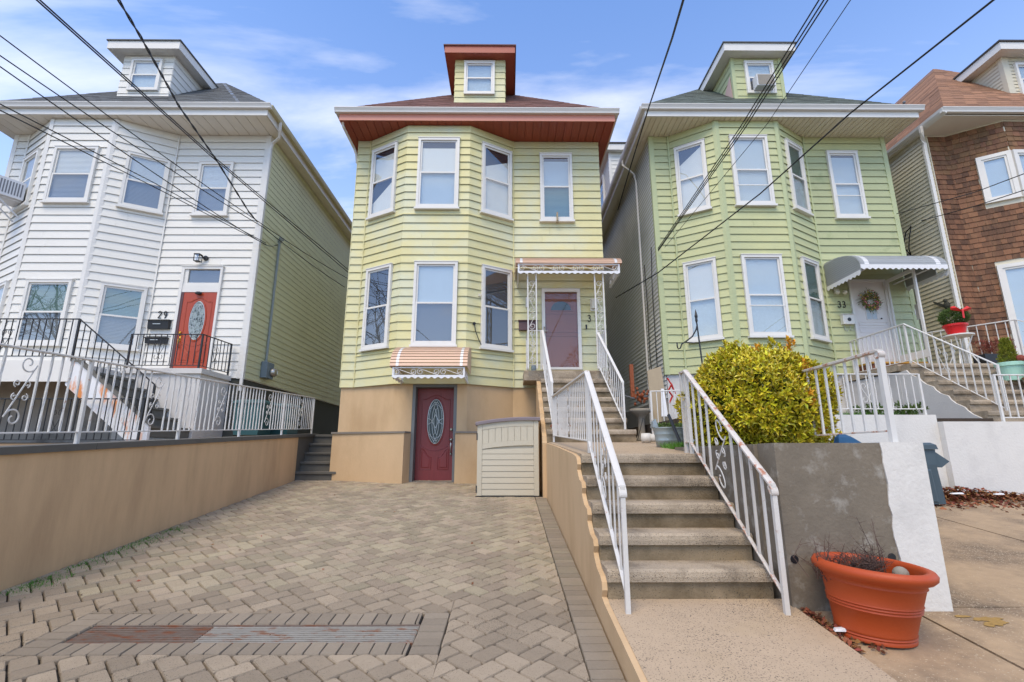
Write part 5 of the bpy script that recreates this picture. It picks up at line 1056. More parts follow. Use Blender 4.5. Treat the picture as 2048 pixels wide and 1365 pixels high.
# ================================================================ walls, bed and drive on the right
t = thing("grey_retaining_wall","weathered grey cement wall in front of the shrub, behind the orange planter","wall",(2.3,3.7,.45))
q = MB(); q.box(1.93,2.705,3.65,3.90,.1,1.578); q.build("front_wall","gray_wall",t)
q = MB(); q.box(1.90,2.10,3.902,5.75,.1,1.574); q.build("side_wall","gray_wall",t)
for xx,zz_,w_ in ((1.98,.79,.028),(2.66,.80,.028)): q = MB(); q.tube([(xx,3.646,zz_),(xx,3.70,zz_)],w_,14); q.build("weep_hole","black",t); 
t = thing("white_wall","white painted cement wall with rough edge beside the orange planter","wall",(2.85,5.5,.5))
q = MB(); q.loft([[(2.706+random.uniform(-.012,.012),3.642,z),(3.015,3.642,z),(3.015,7.72,z),(2.706,7.72,z)] for z in [.1,.46]+[.5+.072*i for i in range(15)]+[1.583]]); q.build("wall_body","white_wall",t)
tag(MB().box(2.08,2.72,3.88,7.7,.5,1.50).build("planting_bed","soil"),kind="structure")
t = thing("garden_wall","white rendered garden wall below the green house's lawn fence","wall",(4.9,7.8,.9)); MB().box(3.017,6.66,7.70,7.95,.4,2.095).build("wall_body","white_wall",t)
t = thing("garden_wall","white rendered wall below the landing railing at the far right","wall",(8,7.7,.9)); MB().box(6.662,13,7.60,8.0,.4,1.985).build("wall_body","white_wall",t); 
tag(MB().box(2.72,7.79,7.951,11.29,.6,2.06).build("front_lawn","soil"),kind="structure")
tag(MB().box(7.7,14,8.001,11.2,.6,1.98).build("stair_landing","slab"),kind="structure")
cdv = tag(MB().hexa([(1.953,-1,-1.2),(22,-1,-1.2),(22,7.8,-1.2),(1.953,7.8,-1.2),(1.953,-1,cz(-1)-.03),(22,-1,cz(-1)-.03),(22,7.8,cz(7.8)-.03),(1.953,7.8,cz(7.8)-.03)]).build("concrete_driveway","soil"),kind="structure")
for a,b,c,d in ((1.957,2.735,-1,3.66),(2.755,5.2,-1,3.70),(5.22,9,-1,3.70),(3.02,5.2,3.715,7.72),(5.22,9,3.715,7.72),(9.02,16,-1,7.72)):
    q = MB(); k = 6; q.loft([[(a+random.uniform(0,.006),y,cz(y)-.06),(b-random.uniform(0,.006),y,cz(y)-.06),(b-random.uniform(0,.006),y,cz(y)),(a+random.uniform(0,.006),y,cz(y))] for y in [c+(d-c)*i/k for i in range(k+1)]]); q.build("paving_slab","pave_conc",cdv)
q = MB()
for cx_,cy_,a,b in [(3.12+random.gauss(0,.07),3.49+random.gauss(0,.03),random.uniform(.02,.06),random.uniform(.01,.025)) for _ in range(16)]+[(3.48+random.gauss(0,.03),3.33+random.gauss(0,.02),.03,.014) for _ in range(4)]:
    ring = [(cx_+a*(1+random.uniform(-.3,.3))*math.cos(th*math.pi/9),cy_+b*(1+random.uniform(-.3,.3))*math.sin(th*math.pi/9)) for th in range(18)]; q.add([(x,y,cz(y)+.004+len(q.v)*1e-6) for x,y in ring],[tuple(range(18))])
q.build("paint_splash","yellowpaint",cdv,recalc=False)
# railing on the white wall
railing("iron_railing","rusty white railing with curled end on the white wall right of the shrub","railing",[((2.88,7.0,1.585),(2.88,3.74,1.585))],.70,.135,"rail_w",bot=.085,railw=(.026,.012),r=.0085,mr="rail_rust",curl=True,posts=True,post_r=.02)
railing("garden_fence","white iron fence with heart scroll along the green house's lawn","railing",[((3.1,7.80,2.095),(5.0,7.80,2.095)),((5.0,7.80,2.095),(6.58,7.80,2.095))],.655,.125,"rail_w",bot=.10,twisted=True,heart=[(0,.85,0),(1,.72,0)],railw=(.018,.009),r=.007)
railing("garden_fence","low white iron fence behind the galvanised tub planters","railing",[((2.60,9.0,1.78),(3.55,8.9,1.80))],.84,.105,"rail_w",bot=.08,railw=(.02,.01),r=.007,heart=[(0,.45,0)])
railing("stair_railing","white railing down the green house's porch and stair","railing",[((7.92,11.1,3.24),(7.92,9.5,3.24)),((7.92,9.5,3.24),(8.20,8.1,2.16))],.80,.13,"rail_w",bot=.06,heart=[(1,.6,0)],railw=(.022,.011),r=.008)
railing("stair_railing","white railing along the landing at the foot of the green house's stair","railing",[((7.80,7.80,1.99),(13,7.80,1.99))],.75,.13,"rail_w",bot=.07,railw=(.02,.01),r=.0075)
railing("stair_railing","white railing in front of the shingled house beyond the potted conifers","railing",[((9.5,10.9,3.24),(10.4,9.7,3.24)),((10.4,9.7,3.24),(11.6,8.1,2.1))],.95,.15,"rail_w",bot=.10,railw=(.022,.011),r=.0075)
# green house stair and porch
t = thing("porch_steps","grey stone steps with white painted side up to the green house's porch","steps",(9,9,2))
for k in range(6):
    ya = 8.05+k*.27; zt = 1.98+.206*(k+1); q = MB(); q.extr([(ya-.03,zt-.07),(ya-.034,zt-.03),(ya-.02,zt),(ya+.34,zt),(ya+.34,zt-.21),(ya,zt-.21),(ya,zt-.07)],'x',7.80,10.2); q.build("step","nosing",t)
MB().box(7.80,10.25,9.67,11.25,1.5,3.10).build("porch_core","white_plas",t); q = MB(); q.extr([(9.62,3.11),(9.61,3.2),(9.63,3.24),(11.28,3.24),(11.28,3.11)],'x',7.74,10.25); q.build("porch_slab","nosing",t)
P = [(8.0,1.9),(9.66,1.9),(9.66,3.08)]
for k in range(5,-1,-1): ya = 8.05+k*.27; zt = 1.98+.206*(k+1); P += [(ya+.07,zt-.09-random.random()*.03),(ya+.03,zt-.17),(ya-.05,zt-.24)]
q = MB(); q.extr(P,'x',7.77,7.797); q.build("painted_side","white_plas",t); MB().box(7.765,7.797,9.661,11.27,1.9,3.08).build("painted_side","white_plas",t)
MB().box(8.1,9.3,10.75,11.2,3.242,3.46).build("door_step","brownstep",t); MB().box(8.08,9.32,10.72,11.2,3.461,3.50).build("threshold","walnut",t)
# ================================================================ planter with dead twigs
t = thing("planter","big orange ribbed planter with dead twigs, standing before the grey wall","planter",(2.25,3.36,.43))
PC = Vector((2.245,3.33,cz(3.33)-.008))
prof = [(.245,0),(.262,.0),(.262,.022),(.256,.030),(.264,.042),(.258,.054),(.266,.066),(.262,.078),(.290,.245),(.302,.255),(.296,.268),(.306,.280),(.300,.292),(.310,.304),(.304,.316),(.326,.445),(.336,.455),(.330,.470),(.336,.482),(.345,.498),(.372,.508),(.392,.535),(.394,.566),(.378,.592),(.350,.600),(.326,.590),(.318,.56),(.312,.47),(.30,.42)]
q = MB(); n = 56
for r,z in prof: pass
HS = .71; TZ = lambda x, z: -.025*(x-PC.x)
q.loft([[(PC.x+r*(.80-.06*z/.6)*math.cos(2*math.pi*i/n), PC.y-.055*z/.6+r*(.80+.16*z/.6)*math.sin(2*math.pi*i/n), PC.z+z*HS+TZ(PC.x+r*math.cos(2*math.pi*i/n),z)) for i in range(n)] for r,z in prof], cap=False)
o = q.build("pot","terra",t); smooth_by_angle(o,60)
q = MB(); zs_ = .31; ring = [(PC.x+.228*math.cos(2*math.pi*i/24)*(1),PC.y-.04+.265*math.sin(2*math.pi*i/24),PC.z+zs_+random.uniform(-.008,.008)) for i in range(24)]
q.add(ring+[(PC.x-.02,PC.y-.01,PC.z+zs_+.02)],[(i,(i+1)%24,24) for i in range(24)]); q.build("soil","soil",t)
q = MB()
for cl,(ax,ay,nn,h_) in enumerate(((-.15,.02,40,.17),(-.04,-.02,70,.20),(.07,.05,45,.19),(-.22,.06,14,.30),(.12,.08,12,.38))):
    for i in range(nn):
        b = Vector((PC.x+ax+random.gauss(0,.035),PC.y+ay+random.gauss(0,.03),PC.z+zs_)); d = Vector((random.gauss(0,.35),random.gauss(0,.35),1)).normalized(); L = h_*random.uniform(.35,1); p1 = b+d*L*.5+Vector((random.gauss(0,.015),random.gauss(0,.015),0)); p2 = b+d*L+Vector((random.gauss(0,.05),random.gauss(0,.04),0))
        q.tube([b,p1,p2],[.0035,.0026,.0012],3)
        for k in range(3):
            s = p1+(p2-p1)*random.random(); e = s+Vector((random.gauss(0,.04),random.gauss(0,.04),random.uniform(.0,.05))); q.tube([s,e],[.0016,.0008],3)
for i in range(90):
    a = random.random()*6.28; r = .22*math.sqrt(random.random()); p = Vector((PC.x-.02+r*math.cos(a),PC.y-.01+r*.8*math.sin(a),PC.z+zs_+.025)); d = Vector((random.gauss(0,1),random.gauss(0,1),random.gauss(0,.25))).normalized()*.05; q.tube([p-d,p+d],.0025,3)
tag(q.build("twigs","twig",t,recalc=False),kind="stuff")
q = MB(); q.ball((PC.x+.17,PC.y-.07,PC.z+zs_+.05),.045,12,8); tag(q.build("stone_ball","stone",smooth=True),"grey round stone lying in the orange planter","stone")

# ================================================================ golden shrub
def leaf_cluster(mb, p, d, n, L, w):
    d = d.normalized(); a = d.orthogonal().normalized(); b = d.cross(a)
    for k in range(n):
        an = k*2.4+random.random()*.6; tilt = .35+1.0*(k/n)+random.gauss(0,.12); o = a*math.cos(an)+b*math.sin(an)
        v = (d*math.cos(tilt)+o*math.sin(tilt)).normalized(); base = p-d*.045*(k/n)+v*.004; s = v.cross(d if abs(v.dot(d)) < .95 else a).normalized(); up = s.cross(v); ll = L*random.uniform(.7,1.15)
        m1 = base+v*ll*.5+up*ll*.06; tip = base+v*ll-up*ll*.05
        mb.add([base,m1+s*w+up*.006,tip,m1-s*w+up*.006,m1],[(0,1,4),(1,2,4),(2,3,4),(3,0,4)])
t = thing("golden_shrub","large rounded golden-green shrub with orange sprigs on the grey wall","shrub",(2.3,4.75,1.5))
BC = Vector((2.60,5.18,1.98)); yel, orr, inn = MB(), MB(), MB(); stm = MB()
def bush_r(v):   # radius along direction v: a lumpy egg wider at the foot
    e = 1/math.sqrt((v.x/.74)**2+(v.y/.64)**2+(v.z/(.58 if v.z > 0 else .54))**2)
    return e*(1+.06*math.sin(5*v.x+3*v.z+1)+.05*math.sin(7*v.y-4*v.x)+.04*math.sin(9*v.z+6*v.x))
i = 0; NB = 2350; ga = math.pi*(3-math.sqrt(5))
orange_spots = [Vector((.55,-.3,.75)),Vector((.30,-.8,.05)),Vector((.62,-.68,-.35)),Vector((.45,-.55,.48)),Vector((.55,-.75,-.62)),Vector((-.1,-.35,.92))]
for i in range(NB):
    z = 1-2*(i+.5)/NB; r = math.sqrt(1-z*z); a = ga*i; v = Vector((r*math.cos(a),r*math.sin(a),z))
    if v.z < -.82: continue
    rr = bush_r(v)*random.uniform(.90,1.05); p = BC+v*rr
    if p.z < 1.52: p.z = 1.52+random.random()*.06
    d = (v+Vector((random.gauss(0,.35),random.gauss(0,.35),.45+random.gauss(0,.25)))).normalized()
    isor = any((v-s.normalized()).length < .11 for s in orange_spots) and random.random() < .75
    leaf_cluster(orr if isor else yel, p, d, random.randint(7,10), .068, .0135)
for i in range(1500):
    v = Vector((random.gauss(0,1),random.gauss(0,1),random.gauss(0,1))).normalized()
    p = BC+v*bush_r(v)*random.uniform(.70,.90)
    if p.z > 1.53: leaf_cluster(inn, p, v+Vector((0,0,.3)), 6, .075, .017)  # darker inner leaves colour in the shaded gaps between branches
for (x,y,h_,mb) in ((2.20,5.0,.16,yel),(2.06,4.9,.10,yel),(2.74,5.0,.15,yel),(2.84,5.05,.24,yel),(2.98,5.0,.16,yel),(3.06,4.95,.24,orr),(2.62,5.0,.13,orr),(2.4,5.1,.1,yel)):
    v = Vector(((x-BC.x),(y-BC.y),.66)).normalized(); b = BC+v*bush_r(v)
    for k in range(int(h_/.022)): leaf_cluster(mb, b+Vector((random.gauss(0,.02),random.gauss(0,.02),k*.022)), Vector((random.gauss(0,.3),random.gauss(0,.3),1)), 8, .06, .013)
for k in range(26): leaf_cluster(yel, Vector((3.0+random.random()*.25,4.75+random.random()*.25,1.58+random.random()*.12)), Vector((.8,-.4,.5+random.random())), 8, .07, .014)
for k in range(16):
    a = k/16*6.28; e = BC+Vector((math.cos(a)*.5,math.sin(a)*.4,random.uniform(-.1,.4))); stm.tube([(2.60+.05*math.cos(a),5.18+.05*math.sin(a),1.49),(2.60+.2*math.cos(a),5.18+.2*math.sin(a),1.75),e],[.018,.012,.005],5)
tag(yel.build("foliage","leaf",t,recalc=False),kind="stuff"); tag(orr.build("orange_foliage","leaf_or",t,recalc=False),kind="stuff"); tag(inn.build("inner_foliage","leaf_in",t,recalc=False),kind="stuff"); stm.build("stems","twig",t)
q = MB(); q.loft([[(2.74+x*.55,4.05+y*.6,1.584) for x,y in ((-.16,-.05),(.16,-.08),(.18,.10),(-.12,.12))],[(2.73+x*.55,4.05+y*.6,1.63) for x,y in ((-.13,-.04),(.06,-.06),(.12,.06),(-.10,.09))],[(2.72+x*.55,4.05+y*.6,1.655) for x,y in ((-.08,-.02),(.0,-.03),(.03,.03),(-.06,.04))]]); tag(q.build("blue_bag","bluebag"),"crumpled blue cloth bag on the white wall beside the shrub","bag")
t = thing("shepherd_hook","black shepherd's hook standing behind the golden shrub","hook",(2.27,5.62,1.6)); q = MB(); q.tube([(2.29,5.6,1.5),(2.215,5.6,3.02)],.009,6); q.lathe([(.004,3.0),(.016,3.03),(.014,3.06),(.020,3.09),(.006,3.15),(.002,3.17)],(2.215,5.6,0),8); q.tube([(2.218,5.6,2.98),(2.20,5.6,2.92),(2.15,5.6,2.84),(2.07,5.6,2.78),(2.02,5.6,2.75),(2.0,5.6,2.70),(1.975,5.6,2.69),(1.965,5.6,2.72),(1.965,5.6,2.77)],.008,6); q.tube([(2.23,5.6,2.76),(2.07,5.6,2.77)],.006,5); q.build("hook_iron","black",t)

# ================================================================ landing clutter
def tub(x, y, lab, a, b, h, pl):
    t = thing("tub_planter",lab,"planter",(x,y,LZ(y)),"galvanised tubs on the landing"); q = MB(); z0 = LZ(y)+.002
    q.lathe([(.82,0),(.86,h*.3),(.88,h*.32),(.87,h*.35),(.90,h*.62),(.92,h*.65),(.91,h*.68),(1.0,h*.96),(1.04,h),(.96,h),(.94,h*.8)],(x,y,z0),28,a,b); q.build("tub","zinc",t,smooth=True)
    for sx in (-1,1): q2 = MB(); q2.loft([[(x+sx*a*.75,y-b*.4,z0+h),(x+sx*a*1.05,y-b*.4,z0+h*1.0),(x+sx*a*1.05,y+b*.4,z0+h),(x+sx*a*.75,y+b*.4,z0+h)],[(x+sx*a*.85,y-b*.3,z0+h*1.45),(x+sx*a*1.0,y-b*.3,z0+h*1.30),(x+sx*a*1.0,y+b*.3,z0+h*1.30),(x+sx*a*.85,y+b*.3,z0+h*1.45)]]); q2.build("handle","zinc",t)
    MB().lathe([(.93,h*.8),(.0,h*.82)],(x,y,z0),20,a,b).build("soil","soil",t); q = MB()
    for k in range(pl): p = Vector((x+random.uniform(-.7,.7)*a,y+random.uniform(-.7,.7)*b,z0+h*.8)); d = Vector((random.gauss(0,.4),random.gauss(0,.4),1)); q.add([p,p+Vector((.008,0,0)),p+d*random.uniform(.08,.17)],[(0,1,2)]); leaf_cluster(q,p+d*.08,d,4,.035,.008)
    tag(q.build("plants","pine",t,recalc=False),kind="stuff")
tub(2.13,6.55,"oval galvanised tub with small plants on the landing by the porch steps",.24,.16,.25,60); tub(2.42,6.3,"galvanised tub behind the rusty stair railing, half hidden by the shrub",.2,.15,.25,40)
q = MB()
for xx,yy in ((2.04,6.33),(2.28,6.28)): q.tube([(xx,yy,1.99),(xx+.10,yy-.12,LZ(yy)+.02)],.02,6)
tag(q.build("black_spike_lights","black"),"two black spikes leaning on the galvanised tubs","garden light")
q = MB(); 
for k in range(900): p = Vector((1.95+abs(random.gauss(0,.20)),5.95+random.gauss(0,.25),0)); p.x = min(p.x,2.5); p.z = LZ(p.y)-.01; d = Vector((random.gauss(0,.5),random.gauss(0,.5),1)); w_ = Vector((random.gauss(0,1),random.gauss(0,1),0)).normalized()*.007; q.add([p-w_,p+w_,p+d*random.uniform(.03,.11)],[(0,1,2)])
tag(q.build("weeds","grass",recalc=False),"patch of green weeds in front of the galvanised tubs","weeds",kind="stuff")
q = MB(); q.lathe([(.06,0),(.09,.08),(.10,.12),(.07,.16),(.05,.17)],(2.62,6.0,1.66),12); q.tube([(2.62,6.0,1.70),(2.75,5.9,1.78)],.03,8); tag(q.build("white_watering_can","whitetrim",smooth=True),"white round pot among the balusters left of the shrub","pot")
t = thing("drain_pipe","white plastic pipe lying on the landing beside the porch steps","pipe",(2.4,8.3,1.75)); q = MB(); q.tube([(2.28,8.35,1.76),(2.95,8.1,1.755)],.065,14); q.tube([(2.22,8.37,1.76),(2.36,8.32,1.76)],.078,14); q.build("pipe","pvc",t,smooth=True)
t = thing("birdbath","grey stone birdbath in the alley between yellow and green houses","birdbath",(2.6,9.7,1.75)); q = MB(); q.lathe([(.15,0),(.12,.05),(.07,.12),(.06,.42),(.10,.50),(.20,.56),(.22,.62),(.18,.61),(.0,.58)],(2.6,9.75,1.74),18); q.build("basin","stone",t,smooth=True); q = MB(); q.tube([(2.47,9.6,1.76),(2.6,9.6,2.18)],.008,4); q.build("rod","black",t)
q = MB(); q.hexa([(2.80,9.62,1.76),(3.12,9.55,1.76),(3.12,9.59,1.76),(2.80,9.66,1.76),(2.84,9.95,3.16),(3.10,9.88,3.24),(3.10,9.92,3.24),(2.84,9.99,3.16)]); tag(q.build("leaning_board","board"),"tall beige board leaning against the green house's grey side","board")
q = MB(); q.hexa([(2.93,9.50,2.2),(3.05,9.48,2.2),(3.05,9.5,2.2),(2.93,9.52,2.2),(3.0,9.64,2.75),(3.05,9.63,2.75),(3.05,9.65,2.75),(3.0,9.66,2.75)]); tag(q.build("grey_offcut","acw"),"pale offcut standing in front of the leaning beige board","board")
t = thing("rusty_post","rust-orange post with ragged bundle in the dark alley","post",(2.55,10,2.6)); q = MB(); q.box(2.545,2.62,10.2,10.27,2.65,3.34); q.build("post_body","rustiron",t); q = MB()
for k in range(26): q.ball((2.7+random.gauss(0,.09),10.15+random.gauss(0,.05),2.66+random.gauss(0,.07)),(.03,.03,.035),6,4)
q.build("bundle","rustiron",t)
q = MB(); q.tube([(3.45,10.6,3.1),(3.5,10.5,2.95),(3.42,10.5,2.82),(3.5,10.5,2.7),(3.4,10.45,2.55)],.022,5); q.tube([(3.5,10.5,2.95),(3.56,10.5,2.75)],.02,5); tag(q.build("red_clamp","redclamp"),"red hand clamp hanging on the green house's front corner","clamp")
q = MB(); q.tube([(2.35,10.3,2.72),(2.6,10.2,2.62),(2.9,10.3,2.68),(3.2,10.6,2.85)],.014,5); tag(q.build("hose","acg"),"grey hose looping across the dark alley","hose")
# cables on the green house's side
for k,(pts_,lab) in enumerate(((((3.60,11.6,6.6),(3.59,11.7,5.6),(3.60,11.75,4.4),(3.61,11.8,3.2)),"thin black cable running down the green house's grey side, nearer its front corner"),(((3.60,12.3,6.4),(3.59,12.2,5.2),(3.6,12.3,4.1),(3.61,12.25,3.0)),"thin black cable on the green house's grey side beside the downspout"))):
    q = MB(); q.tube(pts_,.010,5); tag(q.build("wall_cable","wire"),lab,"cable")

# ================================================================ lawn, pots and plants in front of the green house
q = MB()
for k in range(7000):
    x = random.uniform(3.1,6.65); y = 7.96+abs(random.gauss(0,.45)); p = Vector((x,y,2.055)); d = Vector((random.gauss(0,.35),random.gauss(0,.35),1)); w_ = Vector((random.gauss(0,1),random.gauss(0,1),0)).normalized()*.006; q.add([p-w_,p+w_,p+d*random.uniform(.05,.15)],[(0,1,2)])
tag(q.build("grass","grass",recalc=False),"strip of green grass behind the white heart-scroll fence","grass",kind="stuff")
def tuft(mb, c, n, h, L, w, spread):
    for k in range(n):
        p = Vector((c[0]+random.gauss(0,spread),c[1]+random.gauss(0,spread*.7),c[2]+random.random()*h)); leaf_cluster(mb,p,Vector((random.gauss(0,.5),random.gauss(0,.5),.8)),6,L,w)
for k,(x,y,s,lab) in enumerate(((5.95,8.1,.13,"low green plant by the lawn, at the fence's end post"),(5.1,8.3,.14,"leafy green plant by the lawn, left of the heart scroll"),(4.3,8.3,.16,"dark green plant beside the aqua pot on the lawn"),(6.5,8.0,.12,"small leafy plant at the foot of the painted stair side"))):
    q = MB(); tuft(q,(x,y,2.06),60,.22,.07,.014,s); t = thing("garden_plant",lab,"plant",(x,y,2.06),"plants along the lawn fence"); tag(q.build("foliage","pine",t,recalc=False),kind="stuff")
def pot(name, lab, x, y, z, r, h, m, pm, ch, cr, kind="cone", rim=True, group=None):
    t = thing(name,lab,"potted plant",(x,y,z),group); q = MB(); q.lathe([(r*.72,0),(r*.95,h*.78)]+([(r*1.08,h*.80),(r*1.1,h*.98)] if rim else [(r,h*.98)])+[(r*1.04,h),(r*.92,h),(r*.88,h*.85)],(x,y,z),24); q.build("pot",m,t,smooth=False); MB().lathe([(r*.9,h*.86),(.0,h*.88)],(x,y,z),16).build("soil","soil",t)
    q = MB()
    for k in range(int(520*cr/.18)):
        hh = random.random(); rr = cr*(1-hh*.75 if kind == "cone" else math.sqrt(max(0,1-(2*hh-1)**2)))*math.sqrt(random.uniform(.35,1)); a = random.random()*6.28
        p = Vector((x+rr*math.cos(a),y+rr*math.sin(a),z+h*.85+hh*ch)); v = Vector((math.cos(a)*.7,math.sin(a)*.7,.7+random.gauss(0,.3))); leaf_cluster(q,p,v,5,.05,.007)
    tag(q.build("foliage",pm,t,recalc=False),kind="stuff"); return t
t = pot("potted_conifer","dwarf conifer with red bow in a bright red pot on the white table",9.18,9.75,3.87,.19,.22,"redpot","pine",.36,.25,"ball")
q = MB(); bx,by,bz = 9.14,9.50,4.32
for s in (-1,1): q.loft([[(bx,by,bz-.02),(bx,by-.02,bz),(bx,by,bz+.02)],[(bx+s*.13,by,bz+.0),(bx+s*.13,by-.05,bz+.05),(bx+s*.13,by,bz+.10)],[(bx+s*.2,by+.02,bz+.02),(bx+s*.2,by-.02,bz+.05),(bx+s*.2,by+.02,bz+.08)]])
q.loft([[(bx-.02,by-.03,bz),(bx+.02,by-.03,bz),(bx,by,bz)],[(bx-.05,by-.05,bz-.16),(bx-.01,by-.05,bz-.17),(bx-.03,by-.03,bz-.16)]]); q.build("bow","redbow",t)
t = thing("plant_table","white wire table with scrolled legs on the green house's porch","table",(9.2,9.75,3.24)); MB().lathe([(.26,0),(.26,.025)],(9.2,9.75,3.84),20).build("tabletop","whitetrim",t)
for k in range(4):
    a = k*math.pi/2+.6; q = MB(); q.tube([(9.2+.22*math.cos(a),9.75+.22*math.sin(a),3.84),(9.2+.1*math.cos(a),9.75+.1*math.sin(a),3.55),(9.2+.24*math.cos(a),9.75+.24*math.sin(a),3.25)],.012,5); q.build("leg","whitetrim",t)
t = thing("heather_planter","dark window box of russet heather beside the white table","planter",(9.75,9.7,3.24)); MB().box(9.5,10.1,9.58,9.85,3.25,3.45).build("box","black",t); q = MB(); tuft(q,(9.8,9.7,3.48),110,.26,.06,.007,.15); tag(q.build("foliage","heather",t,recalc=False),kind="stuff")
pot("potted_conifer","yellow-green conifer in an aqua pot on the green house's stair",9.2,8.85,2.80,.20,.33,"aqua","conif_y",.50,.17)
pot("potted_conifer","bronze-green conifer in a wide tan bowl at the photo's right edge",9.42,8.45,2.58,.33,.24,"tanbowl","conif_b",.50,.17,rim=False)
q = MB(); q.lathe([(.05,0),(.08,.1),(.085,.11)],(9.14,8.28,2.84),10); tag(q.build("orange_cup","leaf_or"),"small orange cup set in the tan bowl","cup")
q = MB(); q.ball((9.24,8.68,3.18),.07,8,6); tag(q.build("russet_ball","heather"),"russet round ornament in the aqua pot","ornament")
t = pot("potted_plant","pale aqua pot with dark leaves standing on the lawn",4.55,8.35,2.06,.13,.26,"aqua","leaf_in",.16,.14,"ball")
# slate wheelie bin behind the white wall
t = thing("rubbish_bin","slate-blue plastic bin with hinged lid behind the white wall","bin",(5.75,7.1,.86)); zb = cz(7.1)+.005; xa,xb = 5.24,5.84
q = MB(); q.loft([[(xa+.04,6.85,zb),(xb,6.85,zb),(xb,7.40,zb),(xa+.04,7.40,zb)],[(xa,6.80,1.36),(xb-.08,6.80,1.36),(xb-.08,7.45,1.36),(xa,7.45,1.36)],[(xa,6.80,1.56),(xb-.06,6.80,1.56),(xb-.06,7.45,1.56),(xa,7.45,1.56)]]); q.build("body","bin",t)
q = MB(); q.loft([[(xa-.02,6.77,1.561),(xb-.04,6.77,1.561),(xb-.04,7.48,1.561),(xa-.02,7.48,1.561)],[(xa-.02,6.77,1.62),(xb-.06,6.77,1.62),(xb-.06,7.48,1.62),(xa-.02,7.48,1.62)],[(xa+.02,6.81,1.65),(xb-.1,6.81,1.65),(xb-.1,7.44,1.65),(xa+.02,7.44,1.65)]]); q.build("lid","bin",t)
q = MB(); q.extr([(xb-.06,1.56),(xb+.16,1.40),(xb+.04,1.32),(xb-.07,1.34)],'y',6.86,7.38); q.build("handle","bin",t); q = MB(); q.loft([[(xa+.08,6.842,zb+.02),(xb-.10,6.842,zb+.02),(xb-.17,6.792,1.30),(xa+.04,6.792,1.30)],[(xa+.10,6.832,zb+.04),(xb-.13,6.832,zb+.04),(xb-.19,6.784,1.28),(xa+.06,6.784,1.28)]]); q.build("body_panel","bin",t)
# leaf litter and scraps
def litter(lab, n, fx, fz, m="leafdry", s=.05):
    q = MB()
    for k in range(n):
        x,y = fx(); p = Vector((x,y,fz(x,y))); d = Vector((random.gauss(0,1),random.gauss(0,1),random.gauss(0,.45))).normalized(); w_ = d.cross(Vector((random.gauss(0,.4),random.gauss(0,.4),1))).normalized(); L = s*random.uniform(.5,1.2); up = Vector((0,0,L*.25*random.random()))
        q.add([p-d*L*.5,p+w_*L*.28+up,p+d*L*.5,p-w_*L*.28],[(0,1,2),(0,2,3)])
    return tag(q.build("leaf_litter",m,recalc=False),lab,"leaf litter",kind="stuff")
litter("heap of brown dry leaves beside the slate bin along the white wall",3000,lambda:(min(10,5.6+abs(random.gauss(0,1.3))),7.52-abs(random.gauss(0,.23))*(1.3 if random.random()<.6 else .5)),lambda x,y: cz(y)+.005+max(0,(.16-(7.55-y)*.35)*math.exp(-((x-6.4)/1.1)**2))*random.random(),s=.07)
litter("dry curled leaves caught between the slab and the orange planter",190,lambda:(lambda s:(1.965+abs(random.gauss(0,.03))+(.13*s if random.random()<.5 else 0),3.62-.55*s))(random.random()),lambda x,y: cz(y)+.006+random.random()*.025,s=.045)
litter("sparse brown leaves in the joints of the paved driveway",46,lambda:(random.uniform(-3.5,.6),random.uniform(3.6,10.4)),lambda x,y: gz(y)+.027,s=.035)
for k,(x,y,a) in enumerate(((2.02,3.30,.045),(6.35,7.25,.09),(6.9,7.2,.07))):
    q = MB(); z = cz(y)+(.03 if k == 0 else .09); q.loft([[(x-a,y-a*.4,z),(x+a*.8,y-a*.5,z),(x+a,y+a*.3,z),(x-a*.7,y+a*.5,z)],[(x-a*.8,y-a*.3,z+.012),(x+a*.7,y-a*.4,z+.02),(x+a*.8,y+a*.2,z+.02),(x-a*.6,y+a*.4,z+.012)]]); tag(q.build("paper_scrap","litter"),("white paper scrap beside the orange planter","white scrap on the leaf heap by the slate bin","white scrap at the right end of the leaf heap")[k],"litter","paper scraps")
# moss in the paving along the ochre wall
q = MB()
for k in range(1500):
    y = random.choice((4.6,4.75,5.2,5.6,6.1,6.6,5.9))+random.gauss(0,.12); x = XL(y)+.05+abs(random.gauss(0,.12)); p = Vector((x,y,gz(y)+.006)); d = Vector((random.gauss(0,.5),random.gauss(0,.5),1)); w_ = Vector((random.gauss(0,1),random.gauss(0,1),0)).normalized()*.006; q.add([p-w_,p+w_,p+d*random.uniform(.015,.04)],[(0,1,2)])
tag(q.build("moss","grass",recalc=False),"moss and weeds in the paving joints along the ochre wall","moss",kind="stuff")

# ================================================================ overhead wires
def wire(lab, pts_, r, sag=.0, tw=False, group="overhead wires"):
    """cable through world points, carried on beyond the first point towards its pole"""
    a, b = Vector(pts_[0]), Vector(pts_[1]); e = a+(a-b).normalized()*14; P = [e]+[Vector(p) for p in pts_]; out = []
    for i in range(len(P)-1):
        n = 14
        for k in range(n): t_ = k/n; p = P[i]+(P[i+1]-P[i])*t_; p.z -= sag*4*t_*(1-t_)*(0 if i == 0 else 1); out.append(p)
    out.append(P[-1]); q = MB()
    if tw:
        L = 0
        for s in (0,1):
            o2 = []; L = 0
            fine = []
            for i in range(len(out)-1):
                for k in range(6): fine.append(out[i]+(out[i+1]-out[i])*(k/6))
            for i,p in enumerate(fine):
                if i: L += (p-fine[i-1]).length
                a_ = L*9+s*math.pi; o2.append(p+Vector((math.cos(a_)*r*.8,0,math.sin(a_)*r*.8)))
            q.tube(o2, r*.75, 4)
    else: q.tube(out, r, 5)
    tag(q.build("overhead_wire","wire"),lab,"wire",group)
